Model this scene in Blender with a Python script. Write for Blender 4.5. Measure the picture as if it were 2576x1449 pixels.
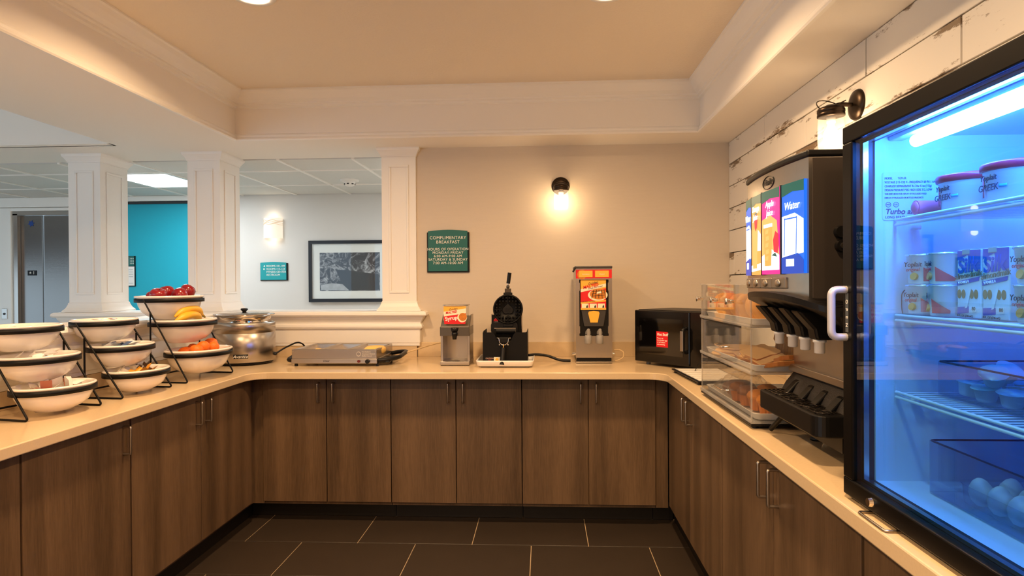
import bpy, bmesh, math, random
from mathutils import Vector, Matrix
random.seed(7)
S = bpy.context.scene
for _o in list(bpy.data.objects):
    bpy.data.objects.remove(_o)
C = S.collection
PI = math.pi

# ------------------------------------------------------------------ camera
cam = bpy.data.objects.new('camera', bpy.data.cameras.new('camera'))
C.objects.link(cam)
_r = Vector((0.998691, 0.050763, -0.006233)); _u = Vector((0.005924, 0.006224, 0.999963)); _f = Vector((-0.0508, 0.998691, -0.005915))
cam.matrix_world = Matrix(((_r.x, _u.x, -_f.x, 0), (_r.y, _u.y, -_f.y, 0), (_r.z, _u.z, -_f.z, 1.4172), (0, 0, 0, 1)))
cam.data.sensor_width = 36.0
cam.data.lens = 21.951
cam.data.clip_start = 0.02
S.camera = cam

# ------------------------------------------------------------------ world and exposure
W = bpy.data.worlds.new('world'); S.world = W; W.use_nodes = True
_bg = W.node_tree.nodes['Background']
_bg.inputs['Color'].default_value = (0.62, 0.82, 1.0, 1); _bg.inputs['Strength'].default_value = 1.5
S.cycles.transparent_max_bounces = 64
S.view_settings.view_transform = 'Standard'
S.view_settings.look = 'None'
S.view_settings.exposure = 0.2
S.view_settings.gamma = 1.0
S.view_settings.use_curve_mapping = False
WARM = (1.0, 0.645, 0.34)
CAN_W = 24.5       # each recessed ceiling lamp
BULB_E = 46.0     # bulbs of the two jar sconces
PANEL_E = 23.0      # lit ceiling panel in the corridor
FRIDGE_E = 140.0    # tube in the refrigerator

# ------------------------------------------------------------------ materials
def lin(h):
    h = h.lstrip('#'); o = []
    for i in (0, 2, 4):
        v = int(h[i:i+2], 16) / 255
        o.append(v / 12.92 if v <= 0.04045 else ((v + 0.055) / 1.055) ** 2.4)
    return tuple(o)
MATS = {}
def mat(name, col, rough=0.5, metal=0.0, var=0.0, vscale=12.0, bump=0.0, bscale=150.0, stretch=(1, 1, 1), coat=0.0, emit=0.0, ecol=None, spec=None, aniso=0.0):
    if name in MATS: return MATS[name]
    if isinstance(col, str): col = lin(col)
    m = bpy.data.materials.new(name); m.use_nodes = True; N = m.node_tree.nodes; L = m.node_tree.links
    b = N['Principled BSDF']
    b.inputs['Base Color'].default_value = (*col, 1); b.inputs['Roughness'].default_value = rough; b.inputs['Metallic'].default_value = metal
    if coat: b.inputs['Coat Weight'].default_value = coat; b.inputs['Coat Roughness'].default_value = 0.08
    if spec is not None: b.inputs['Specular IOR Level'].default_value = spec
    if aniso: b.inputs['Anisotropic'].default_value = aniso
    if emit:
        b.inputs['Emission Color'].default_value = (*(ecol or col), 1); b.inputs['Emission Strength'].default_value = emit
    if var or bump:
        tc = N.new('ShaderNodeTexCoord'); mp = N.new('ShaderNodeMapping'); mp.inputs['Scale'].default_value = stretch
        L.new(tc.outputs['Object'], mp.inputs['Vector'])
    if var:
        nz = N.new('ShaderNodeTexNoise'); nz.inputs['Scale'].default_value = vscale; nz.inputs['Detail'].default_value = 5
        L.new(mp.outputs['Vector'], nz.inputs['Vector'])
        mx = N.new('ShaderNodeMix'); mx.data_type = 'RGBA'
        mx.inputs[6].default_value = (*[max(0, c * (1 - var)) for c in col], 1); mx.inputs[7].default_value = (*[min(1, c * (1 + var)) for c in col], 1)
        L.new(nz.outputs['Fac'], mx.inputs[0]); L.new(mx.outputs[2], b.inputs['Base Color'])
    if bump:
        n2 = N.new('ShaderNodeTexNoise'); n2.inputs['Scale'].default_value = bscale; n2.inputs['Detail'].default_value = 3
        L.new(mp.outputs['Vector'], n2.inputs['Vector'])
        bp = N.new('ShaderNodeBump'); bp.inputs['Strength'].default_value = bump; bp.inputs['Distance'].default_value = 0.004
        L.new(n2.outputs['Fac'], bp.inputs['Height']); L.new(bp.outputs['Normal'], b.inputs['Normal'])
    MATS[name] = m
    return m
def glassy(name, tint=(1, 1, 1), ior=1.45, rough=0.0, haze=0.0, hazecol=(1, 1, 1)):
    """thin clear sheet: lets light straight through, mirrors by Fresnel, a little haze"""
    if name in MATS: return MATS[name]
    m = bpy.data.materials.new(name); m.use_nodes = True; N = m.node_tree.nodes; L = m.node_tree.links
    N.remove(N['Principled BSDF']); out = N['Material Output']
    tr = N.new('ShaderNodeBsdfTransparent'); tr.inputs['Color'].default_value = (*tint, 1)
    gl = N.new('ShaderNodeBsdfGlossy'); gl.inputs['Roughness'].default_value = rough
    fr = N.new('ShaderNodeFresnel')
    ge = N.new('ShaderNodeNewGeometry'); io = N.new('ShaderNodeMix'); io.inputs[2].default_value = ior; io.inputs[3].default_value = 1 / ior   # same mirror from both faces of a sheet
    L.new(ge.outputs['Backfacing'], io.inputs[0]); L.new(io.outputs[0], fr.inputs['IOR'])
    mx = N.new('ShaderNodeMixShader'); base = tr
    if haze:
        df = N.new('ShaderNodeBsdfDiffuse'); df.inputs['Color'].default_value = (*hazecol, 1)
        hz = N.new('ShaderNodeMixShader'); hz.inputs[0].default_value = haze
        L.new(tr.outputs[0], hz.inputs[1]); L.new(df.outputs[0], hz.inputs[2]); base = hz
    L.new(fr.outputs[0], mx.inputs[0]); L.new(base.outputs[0], mx.inputs[1]); L.new(gl.outputs[0], mx.inputs[2]); L.new(mx.outputs[0], out.inputs['Surface'])
    MATS[name] = m
    return m
def wood_mat():
    m = bpy.data.materials.new('walnut laminate'); m.use_nodes = True; N = m.node_tree.nodes; L = m.node_tree.links
    b = N['Principled BSDF']; b.inputs['Roughness'].default_value = 0.42
    g = N.new('ShaderNodeTexCoord'); oi = N.new('ShaderNodeObjectInfo')
    add = N.new('ShaderNodeVectorMath'); add.operation = 'ADD'
    sc = N.new('ShaderNodeVectorMath'); sc.operation = 'SCALE'; sc.inputs['Scale'].default_value = 9.0
    cb = N.new('ShaderNodeCombineXYZ')
    for k in ('X', 'Y', 'Z'): L.new(oi.outputs['Random'], cb.inputs[k])
    L.new(cb.outputs[0], sc.inputs[0]); L.new(g.outputs['Object'], add.inputs[0]); L.new(sc.outputs[0], add.inputs[1])
    mp = N.new('ShaderNodeMapping'); mp.inputs['Scale'].default_value = (1, 1, 0.055); L.new(add.outputs[0], mp.inputs['Vector'])
    n1 = N.new('ShaderNodeTexNoise'); n1.inputs['Scale'].default_value = 9; n1.inputs['Detail'].default_value = 3
    n2 = N.new('ShaderNodeTexNoise'); n2.inputs['Scale'].default_value = 190; n2.inputs['Detail'].default_value = 4; n2.inputs['Roughness'].default_value = .7
    L.new(mp.outputs[0], n1.inputs['Vector']); L.new(mp.outputs[0], n2.inputs['Vector'])
    ma = N.new('ShaderNodeMath'); ma.operation = 'MULTIPLY_ADD'; ma.inputs[1].default_value = 0.62
    L.new(n1.outputs['Fac'], ma.inputs[0])
    mb = N.new('ShaderNodeMath'); mb.operation = 'MULTIPLY'; mb.inputs[1].default_value = 0.38; L.new(n2.outputs['Fac'], mb.inputs[0]); L.new(mb.outputs[0], ma.inputs[2])
    cr = N.new('ShaderNodeValToRGB'); e = cr.color_ramp.elements
    e[0].position = .33; e[0].color = (*lin('#4a3826'), 1); e[1].position = .68; e[1].color = (*lin('#7a6046'), 1)
    L.new(ma.outputs[0], cr.inputs[0]); L.new(cr.outputs[0], b.inputs['Base Color'])
    bp = N.new('ShaderNodeBump'); bp.inputs['Strength'].default_value = .12; bp.inputs['Distance'].default_value = .001
    L.new(n2.outputs['Fac'], bp.inputs['Height']); L.new(bp.outputs[0], b.inputs['Normal'])
    MATS['wood'] = m
    return m
def plank_mat():
    m = bpy.data.materials.new('distressed white plank'); m.use_nodes = True; N = m.node_tree.nodes; L = m.node_tree.links
    b = N['Principled BSDF']; b.inputs['Roughness'].default_value = 0.5
    g = N.new('ShaderNodeTexCoord'); oi = N.new('ShaderNodeObjectInfo')
    cb = N.new('ShaderNodeCombineXYZ'); sc = N.new('ShaderNodeVectorMath'); sc.operation = 'SCALE'; sc.inputs['Scale'].default_value = 31.0
    for k in ('X', 'Y', 'Z'): L.new(oi.outputs['Random'], cb.inputs[k])
    L.new(cb.outputs[0], sc.inputs[0])
    add = N.new('ShaderNodeVectorMath'); add.operation = 'ADD'; L.new(g.outputs['Object'], add.inputs[0]); L.new(sc.outputs[0], add.inputs[1])
    mp = N.new('ShaderNodeMapping'); mp.inputs['Scale'].default_value = (1, .22, 1); L.new(add.outputs[0], mp.inputs['Vector'])
    big = N.new('ShaderNodeTexNoise'); big.inputs['Scale'].default_value = 9; big.inputs['Detail'].default_value = 2
    fine = N.new('ShaderNodeTexNoise'); fine.inputs['Scale'].default_value = 60; fine.inputs['Detail'].default_value = 6; fine.inputs['Roughness'].default_value = .75
    L.new(mp.outputs[0], big.inputs['Vector']); L.new(mp.outputs[0], fine.inputs['Vector'])
    # wear gathers along the long edges of a plank (local z within 0..0.15)
    sx = N.new('ShaderNodeSeparateXYZ'); L.new(g.outputs['Object'], sx.inputs[0])
    ed = N.new('ShaderNodeMath'); ed.operation = 'ABSOLUTE'; L.new(sx.outputs['Z'], ed.inputs[0])
    ed2 = N.new('ShaderNodeMath'); ed2.operation = 'MULTIPLY'; ed2.inputs[1].default_value = 1.35; L.new(ed.outputs[0], ed2.inputs[0])
    s1 = N.new('ShaderNodeMath'); s1.operation = 'MULTIPLY_ADD'; s1.inputs[1].default_value = .55; L.new(big.outputs['Fac'], s1.inputs[0]); L.new(ed2.outputs[0], s1.inputs[2])
    s2 = N.new('ShaderNodeMath'); s2.operation = 'MULTIPLY_ADD'; s2.inputs[1].default_value = .45; L.new(fine.outputs['Fac'], s2.inputs[0]); L.new(s1.outputs[0], s2.inputs[2])
    cr = N.new('ShaderNodeValToRGB'); e = cr.color_ramp.elements
    e[0].position = .635; e[0].color = (*lin('#e9e3d8'), 1); e[1].position = .675; e[1].color = (*lin('#7d6850'), 1)
    L.new(s2.outputs[0], cr.inputs[0]); L.new(cr.outputs[0], b.inputs['Base Color'])
    MATS['plank'] = m
    return m

M_white = mat('white trim paint', '#f5f2ec', .38)
M_soff = mat('warm white ceiling paint', '#f3eee6', .85)
M_ceil = mat('orange peel ceiling', '#f0e4d2', .9, bump=.5, bscale=70)
M_wall = mat('beige wall vinyl', '#d5c7b4', .62, var=.03, vscale=30, bump=.15, bscale=260, stretch=(.25, 1, 3))
M_cwall = mat('grey corridor vinyl', '#d8d5d0', .65, bump=.12, bscale=240, stretch=(.25, 1, 3))
M_teal = mat('teal wall paint', '#16a7bf', .5)
M_tile = mat('charcoal floor tile', '#30271f', .45, var=.14, vscale=7, bump=.06, bscale=60)
M_grout = mat('grout', '#b09a7c', .9)
M_quartz = mat('beige quartz', '#d6bd98', .16, var=.06, vscale=160)
M_black = mat('black plastic', '#0d0c0c', .4, spec=.3)
M_blackm = mat('black matt metal', '#090808', .48, spec=.22)
M_toe = mat('black vinyl base', '#15110e', .4)
M_steel = mat('brushed steel', '#b9b2aa', .27, 1.0, aniso=.5, bump=.03, bscale=400, stretch=(1, 1, .03))
M_steelh = mat('brushed steel horizontal', '#b7b0a8', .3, 1.0, bump=.03, bscale=400, stretch=(.03, 1, 1))
M_chrome = mat('chrome', '#d8d4ce', .08, 1.0)
M_nickel = mat('satin nickel', '#b8afa3', .3, 1.0)
M_ceramic = mat('white glazed ceramic', '#efe8df', .14, coat=.3)
M_bronze = mat('dark bronze', '#3b3027', .35, .9)
M_white_pl = mat('white plastic', '#ece9e4', .35)
M_grey_pl = mat('grey plastic', '#8e8a85', .4)
M_dkgrey = mat('dark grey plastic', '#35312e', .45)
M_acr = glassy('clear acrylic', (.97, .97, .96), 1.42, .02, .025)
M_acredge = glassy('acrylic edge', (.88, .87, .85), 1.5, .05, .22, (.9, .88, .85))
M_glass = glassy('clear lamp glass', (1, 1, 1), 1.3, 0, .10)
M_fglass = glassy('refrigerator door glass', (.60, .84, 1), 1.5)
M_wood = wood_mat(); M_plank = plank_mat()

# ------------------------------------------------------------------ mesh builder
MW = {}
class MB:
    def __init__(s): s.v = []; s.f = []; s.sm = []; s.mi = []; s.m = 0
    def add(s, vs, fs, smooth=False, mi=None):
        o = len(s.v); s.v += [tuple(p) for p in vs]
        for q in fs: s.f.append([i + o for i in q]); s.sm.append(smooth); s.mi.append(s.m if mi is None else mi)
        return s
    def box(s, x0, x1, y0, y1, z0, z1, mi=None):
        x0, x1 = min(x0, x1), max(x0, x1); y0, y1 = min(y0, y1), max(y0, y1); z0, z1 = min(z0, z1), max(z0, z1)
        return s.add([(x0, y0, z0), (x1, y0, z0), (x1, y1, z0), (x0, y1, z0), (x0, y0, z1), (x1, y0, z1), (x1, y1, z1), (x0, y1, z1)],
                     [(0, 3, 2, 1), (4, 5, 6, 7), (0, 1, 5, 4), (1, 2, 6, 5), (2, 3, 7, 6), (3, 0, 4, 7)], mi=mi)
    def prism(s, pts, ax, a, b, smooth=False, mi=None):
        n = len(pts)
        ar = sum(pts[i][0] * pts[(i + 1) % n][1] - pts[(i + 1) % n][0] * pts[i][1] for i in range(n))
        if ar < 0: pts = pts[::-1]
        if ax == 'z': P = lambda p, t: (p[0], p[1], t)
        elif ax == 'x': P = lambda p, t: (t, p[0], p[1])
        else: P = lambda p, t: (p[0], t, p[1])
        lo, hi = min(a, b), max(a, b)
        vs = [P(p, lo) for p in pts] + [P(p, hi) for p in pts]
        flip = ax == 'y'
        fs = [list(range(n))[::-1], [i + n for i in range(n)]]
        sd = [(i, (i + 1) % n, (i + 1) % n + n, i + n) for i in range(n)]
        if flip: fs = [q[::-1] for q in fs]; sd = [q[::-1] for q in sd]
        s.add(vs, fs, False, mi); o = len(s.v) - len(vs)
        for q in sd: s.f.append([i + o for i in q]); s.sm.append(smooth); s.mi.append(s.m if mi is None else mi)
        return s
    def lathe(s, prof, c=(0, 0, 0), seg=28, sx=1, sy=1, smooth=True, mi=None, mtx=None):
        vs = []; fs = []; n = len(prof)
        for k in range(seg):
            a = 2 * PI * k / seg
            for (r, z) in prof:
                p = Vector((r * math.cos(a) * sx, r * math.sin(a) * sy, z))
                if mtx is not None: p = mtx @ p
                vs.append((p.x + c[0], p.y + c[1], p.z + c[2]))
        for k in range(seg):
            k2 = (k + 1) % seg
            for i in range(n - 1):
                r0, r1 = prof[i][0], prof[i + 1][0]
                a, b_, c_, d = k * n + i, k2 * n + i, k2 * n + i + 1, k * n + i + 1
                if r0 < 1e-6: fs.append((a, c_, d))
                elif r1 < 1e-6: fs.append((a, b_, d))
                else: fs.append((a, b_, c_, d))
        return s.add(vs, fs, smooth, mi)
    def cyl(s, p0, p1, r0, r1=None, seg=16, smooth=True, mi=None, caps=True):
        p0 = Vector(p0); p1 = Vector(p1); r1 = r0 if r1 is None else r1; d = p1 - p0; L = d.length
        q = Vector((0, 0, 1)).rotation_difference(d).to_matrix()
        pr = ([(0, 0)] if caps else []) + [(r0, 0), (r1, L)] + ([(0, L)] if caps else [])
        s.lathe([(r0, 0), (r1, L)], tuple(p0), seg, 1, 1, smooth, mi, q)
        if caps:
            o = len(s.v); vs = []
            for (r, z) in ((r0, 0), (r1, L)):
                for k in range(seg):
                    a = 2 * PI * k / seg; p = q @ Vector((r * math.cos(a), r * math.sin(a), z)) + p0; vs.append(tuple(p))
            s.add(vs, [list(range(seg))[::-1], [i + seg for i in range(seg)]], False, mi)
        return s
    def ball(s, c, rx, ry=None, rz=None, seg=18, ring=10, mi=None):
        ry = rx if ry is None else ry; rz = rx if rz is None else rz
        pr = [(max(1e-9, math.sin(PI * i / ring)) if 0 < i < ring else 0, -math.cos(PI * i / ring) * rz) for i in range(ring + 1)]
        return s.lathe(pr, c, seg, rx, ry, True, mi)
    def tube(s, path, r, seg=8, closed=False, mi=None, sq=None):
        P = [Vector(p) for p in path]; n = len(P); vs = []; fs = []; up = Vector((0, 0, 1)); prev = None
        for i, p in enumerate(P):
            if closed: t = P[(i + 1) % n] - P[i - 1]
            else: t = P[min(i + 1, n - 1)] - P[max(i - 1, 0)]
            t.normalize()
            if prev is None:
                a = up.cross(t)
                if a.length < 1e-4: a = Vector((1, 0, 0)).cross(t)
            else: a = prev - t * prev.dot(t)
            a.normalize(); prev = a; b = t.cross(a)
            for k in range(seg):
                w = 2 * PI * k / seg; rr = r
                vs.append(tuple(p + a * math.cos(w) * rr + b * math.sin(w) * rr))
        m = n if closed else n - 1
        for i in range(m):
            j = (i + 1) % n
            for k in range(seg):
                k2 = (k + 1) % seg; fs.append((i * seg + k, i * seg + k2, j * seg + k2, j * seg + k))
        s.add(vs, fs, True, mi)
        if not closed: s.add(vs[:seg] + vs[-seg:], [list(range(seg))[::-1], [i + seg for i in range(seg)]], False, mi)
        return s
    def sweep(s, prof, path, mi=None, closed=True, smooth=False):
        """prof = (outward offset, z) ; path = plan polyline, outward is to the right of travel"""
        n = len(path); rows = []
        for i in range(n):
            p = Vector(path[i]); d0 = (Vector(path[i]) - Vector(path[i - 1])).normalized() if i > 0 else None
            d1 = (Vector(path[i + 1]) - p).normalized() if i < n - 1 else None
            if d0 is None: d0 = d1
            if d1 is None: d1 = d0
            n0 = Vector((d0.y, -d0.x)); n1 = Vector((d1.y, -d1.x)); b = (n0 + n1); b = b / max(1e-6, b.dot(n0)) 
            rows.append([(p.x + b.x * o, p.y + b.y * o, z) for (o, z) in prof])
        m = len(prof); vs = [q for r_ in rows for q in r_]; fs = []
        for i in range(n - 1):
            for k in range(m if closed else m - 1):
                k2 = (k + 1) % m; fs.append((i * m + k, (i + 1) * m + k, (i + 1) * m + k2, i * m + k2))
        if closed: fs += [list(range(m)), [(n - 1) * m + k for k in range(m)][::-1]]
        return s.add(vs, fs, smooth, mi)
    def build(s, name, ms, parent=None, world=True, bevel=0.0, seg=2, sub=0):
        me = bpy.data.meshes.new(name); vs = s.v
        if parent is not None and world:
            inv = MW.get(parent.name, Matrix()).inverted(); vs = [tuple(inv @ Vector(p)) for p in vs]
        me.from_pydata(vs, [], s.f)
        if not isinstance(ms, (list, tuple)): ms = [ms]
        for m in ms: me.materials.append(m)
        me.polygons.foreach_set('use_smooth', s.sm); me.polygons.foreach_set('material_index', s.mi)
        bm = bmesh.new(); bm.from_mesh(me); bmesh.ops.recalc_face_normals(bm, faces=bm.faces); bm.to_mesh(me); bm.free()
        me.update()
        o = bpy.data.objects.new(name, me); C.objects.link(o)
        if parent is not None: o.parent = parent; MW[o.name] = MW.get(parent.name, Matrix())
        else: MW[o.name] = Matrix()
        if bevel:
            b = o.modifiers.new('bevel', 'BEVEL'); b.width = bevel; b.segments = seg; b.limit_method = 'ANGLE'; b.angle_limit = math.radians(40)
        if sub: o.modifiers.new('sub', 'SUBSURF').levels = sub; o.modifiers['sub'].render_levels = sub
        return o
def tag(o, label, cat=None, group=None):
    o['label'] = label
    if cat: o['category'] = cat
    if group: o['group'] = group
    return o
def thing(name, label, cat, loc=(0, 0, 0), rotz=0.0, group=None):
    o = bpy.data.objects.new(name, None); C.objects.link(o); o.empty_display_size = .05
    o.location = loc; o.rotation_euler = (0, 0, rotz)
    MW[o.name] = Matrix.Translation(loc) @ Matrix.Rotation(rotz, 4, 'Z')
    return tag(o, label, cat, group)
def struct(o):
    o['kind'] = 'structure'; return o
def obj(name, mb, m, label, cat, group=None, org=None, **k):
    """one-mesh thing, its origin moved to org"""
    if org is not None: mb.v = [(p[0] - org[0], p[1] - org[1], p[2] - org[2]) for p in mb.v]
    o = mb.build(name, m, None, **k)
    if org is not None: o.location = org; MW[o.name] = Matrix.Translation(org)
    return tag(o, label, cat, group)
def dup(root, loc, rotz=None, label=None, rot=None):
    r = root.copy(); C.objects.link(r); r.location = loc
    if rotz is not None: r.rotation_euler = (0, 0, rotz)
    if rot is not None: r.rotation_euler = rot
    if label: r['label'] = label
    for ch in list(root.children):
        c = ch.copy(); C.objects.link(c); c.parent = r
        for g in ch.children:
            d = g.copy(); C.objects.link(d); d.parent = c
    return r
def text(body, size, m, parent, loc, rot=(PI/2, 0, 0), align='CENTER', ext=.0004, shear=0.0, name='lettering', world=True, sx=1.0, offset=0.0, spacing=1.0):
    cu = bpy.data.curves.new('t', 'FONT'); cu.body = body; cu.size = size; cu.align_x = align; cu.align_y = 'CENTER'; cu.extrude = ext; cu.shear = shear
    cu.resolution_u = 3; cu.offset = offset; cu.space_character = spacing
    t = bpy.data.objects.new('t', cu); C.objects.link(t)
    bpy.context.view_layer.update()
    me = bpy.data.meshes.new_from_object(t.evaluated_get(bpy.context.evaluated_depsgraph_get()))
    bpy.data.objects.remove(t); bpy.data.curves.remove(cu)
    me.materials.clear(); me.materials.append(m); me.name = name
    from mathutils import Euler
    T = Matrix.Translation(loc) @ Euler(rot).to_matrix().to_4x4() @ Matrix.Diagonal((sx, 1, 1, 1))
    if parent is not None and world: T = MW.get(parent.name, Matrix()).inverted() @ T
    me.transform(T)
    o = bpy.data.objects.new(name, me); C.objects.link(o)
    if parent is not None: o.parent = parent
    return o
def arc(cx, cy, r, a0, a1, n): return [(cx + r * math.cos(math.radians(a0 + (a1 - a0) * i / n)), cy + r * math.sin(math.radians(a0 + (a1 - a0) * i / n))) for i in range(n + 1)]
def rrect(x0, x1, y0, y1, r, n=5):
    return arc(x1 - r, y1 - r, r, 0, 90, n) + arc(x0 + r, y1 - r, r, 90, 180, n) + arc(x0 + r, y0 + r, r, 180, 270, n) + arc(x1 - r, y0 + r, r, 270, 360, n)
def fillet(path, r, n=5):
    """round the corners of a 3-D polyline"""
    P = [Vector(p) for p in path]; out = [P[0]]
    for i in range(1, len(P) - 1):
        a = (P[i - 1] - P[i]); b = (P[i + 1] - P[i]); d = min(r, a.length * .45, b.length * .45)
        p0 = P[i] + a.normalized() * d; p1 = P[i] + b.normalized() * d
        for k in range(n + 1):
            t = k / n; out.append((1 - t) ** 2 * p0 + 2 * t * (1 - t) * P[i] + t * t * p1)
    return out + [P[-1]]

CT = 0.914      # counter top height
ZC = 2.38       # soffit height
ZT = 2.70       # raised ceiling height

# ================================================================== THE SETTING
def rectloft(mb, x0, x1, y0, y1, rings, mi=None):
    vs = []; fs = []
    for (o, z) in rings: vs += [(x0 - o, y0 - o, z), (x1 + o, y0 - o, z), (x1 + o, y1 + o, z), (x0 - o, y1 + o, z)]
    for i in range(len(rings) - 1):
        for k in range(4): k2 = (k + 1) % 4; fs.append((i * 4 + k, i * 4 + k2, i * 4 + 4 + k2, i * 4 + 4 + k))
    n = len(rings) - 1; fs += [(3, 2, 1, 0), (n * 4, n * 4 + 1, n * 4 + 2, n * 4 + 3)]
    return mb.add(vs, fs, False, mi)

floor = struct(MB().box(-8.1, 1.5, -1.6, 6.6, -.08, -.004).build('floor', M_grout))
_y = 3.775; _row = 0
_tiles = {}
while _y > -.1:
    y1, y0 = _y, _y - .395
    off = -1.668 if _row % 2 == 0 else -1.344
    x = off - .634 * 2
    while x < .78:
        a, b = max(x, -1.83), min(x + .634, .79)
        if b - a > .03:
            w = round(b - a - .005, 4)
            if w not in _tiles:
                _tiles[w] = MB().box(-w / 2, w / 2, -.195, .195, -.012, 0).build('tile', M_tile, floor, bevel=.0015, seg=1)
                t = _tiles[w]
            else:
                t = _tiles[w].copy(); C.objects.link(t)
            t.location = ((a + b) / 2, (y0 + y1) / 2, 0)
        x += .634
    _y -= .395; _row += 1

ceiling = struct(MB().box(-2.15, 1.1, -1.6, 4.15, ZT, ZT + .05).build('ceiling', M_ceil))
sf = MB()
sf.box(-8.1, 1.45, 4.06, 4.65, ZC, ZT + .05)
sf.box(-2.905, -2.045, -1.6, 4.06, ZC, ZT + .05)
sf.box(1.005, 1.45, -1.6, 4.06, ZC, ZT + .05)
sf.box(-8.1, -2.905, 4.13, 4.6, ZC + .001, ZT + .04)
sf.build('soffit', M_soff, ceiling)
CROWN = [(0, 0), (.088, 0), (.088, -.010), (.078, -.016), (.066, -.034), (.046, -.058), (.024, -.074), (.024, -.084), (.013, -.090), (.013, -.104), (0, -.110)]
LOW = [(0, 0), (.015, 0), (.02, .007), (.015, .016), (.010, .022), (.010, .034), (.006, .042), (0, .046)]
tray = [(-2.045, -1.6), (-2.045, 4.06), (1.005, 4.06), (1.005, -1.6)]
struct(MB().sweep([(o, ZT + z) for o, z in CROWN], tray).build('trim_1', M_white))
struct(MB().sweep([(o, ZC + z) for o, z in LOW], tray).build('trim_2', M_white))
lobby = [(-8.1, 4.13), (-2.905, 4.13), (-2.905, -1.6)]
struct(MB().sweep([(o, ZT + z) for o, z in CROWN], lobby).build('trim_3', M_white))
struct(MB().sweep([(o, ZC + z) for o, z in LOW], lobby).build('trim_4', M_white))
struct(MB().box(-8.1, -2.9, -1.6, 4.14, ZT, ZT + .05).build('ceiling', M_soff))

struct(MB().box(-2.3, 1.45, -1.75, -1.6, 0, ZT + .05).build('wall_added_rear', M_wall))  # unseen wall added behind the camera so steel reflects warm surfaces
# ---- back wall and right plank wall
wall_back = struct(MB().box(-.90, 1.45, 4.36, 4.5, 0, ZC).build('wall_back', M_wall))
M_gap = mat('plank groove', '#2a211a', .9)
wall_right = struct(MB().box(1.288, 1.45, -1.6, 4.36, 0, ZC).build('wall_right', M_gap))
_pm = {}
def plank(y0, y1, z0, z1):
    w = round(y1 - y0 - .006, 3); h = round(z1 - z0 - .005, 3)
    if (w, h) not in _pm:
        p = MB().box(-.007, .007, -w / 2, w / 2, -h / 2, h / 2).build('plank', M_plank, wall_right, bevel=.0015, seg=1); _pm[(w, h)] = p
    else: p = _pm[(w, h)].copy(); C.objects.link(p)
    p.location = (1.281 + random.uniform(-.0015, .0015), (y0 + y1) / 2, (z0 + z1) / 2)
PH = .1515
_first = [3.667, 3.103, 3.90, 4.223, 3.45, 4.253, 3.70, 3.2, 4.0]
for i in range(9):
    z1 = ZC - i * PH; z0 = z1 - PH; y = _first[i]; hi = 4.36
    while hi > .1:
        plank(max(y, -.2), hi, z0, z1); hi = y; y -= 1.131

# ---- low walls with panelled face and moulded cap, columns standing on them
wl = MB().box(-2.41, -2.225, .2, 4.33, 0, 1.2); wall_left = struct(wl.build('wall_left_low', M_white))
wb = MB().box(-3.425, -.90, 4.33, 4.60, 0, 1.2); wb.box(-3.45, -.885, 4.40, 4.655, 1.195, 1.235)
wall_blow = struct(wb.build('wall_back_low', M_white))
CAP = [(-.001, .993), (.018, .993), (.018, 1.012), (.021, 1.015), (.021, 1.106), (.026, 1.110), (.036, 1.116), (.040, 1.128), (.036, 1.142), (.028, 1.148), (.028, 1.158), (.034, 1.168), (.046, 1.186), (.05, 1.198),
       (.068, 1.202), (.075, 1.212), (.072, 1.226), (.062, 1.235), (-.095, 1.235), (-.095, 1.2), (-.001, 1.19)]
struct(MB().sweep(CAP, [(-2.225, .2), (-2.225, 4.33), (-.885, 4.33), (-.885, 4.40)]).build('trim_5', M_white))
struct(MB().sweep(CAP, [(-3.425, 4.63), (-3.425, 4.33), (-2.41, 4.33), (-2.41, .2)]).build('trim_6', M_white))

def column(x0, x1, y0, y1, label, faces='fr'):
    t = thing('column', label, 'column', ((x0 + x1) / 2, (y0 + y1) / 2, 1.235))
    MB().box(x0, x1, y0, y1, 1.236, ZC).build('shaft', M_white, t)
    rectloft(MB(), x0, x1, y0, y1, [(.034, 1.236), (.034, 1.244), (.028, 1.250), (.016, 1.266), (.009, 1.284), (.006, 1.294), (.006, 1.299), (.001, 1.304)]).build('base', M_white, t)
    rectloft(MB(), x0, x1, y0, y1, [(.001, 2.318), (.005, 2.320), (.005, 2.328), (.010, 2.336), (.018, 2.350), (.028, 2.362), (.030, 2.370), (.030, ZC)]).build('capital', M_white, t)
    def frame(a0, a1, z0, z1, P):
        mb = MB(); w = .016; d = .007
        for (p0, p1, q0, q1) in ((a0, a1, z0, z0 + w), (a0, a1, z1 - w, z1), (a0, a0 + w, z0 + w, z1 - w), (a1 - w, a1, z0 + w, z1 - w)):
            if P == 'f': mb.box(p0, p1, y0 - d, y0, q0, q1)
            else: mb.box(x1, x1 + d, p0, p1, q0, q1)
        mb.build('panel_moulding', M_white, t, bevel=.003)
    if 'f' in faces: frame(x0 + .05, x1 - .05, 1.36, 2.26, 'f')
    if 'r' in faces: frame(y0 + .06, y1 - .06, 1.36, 2.26, 'r')
    return t
column(-3.445, -3.205, 4.37, 4.67, 'white panelled square column at the free end of the low wall')
column(-2.555, -2.315, 4.37, 4.66, 'white panelled square column at the corner where both low walls meet')
column(-1.135, -.893, 4.345, 4.62, 'white panelled half column joined to the beige wall', 'f')

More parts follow.
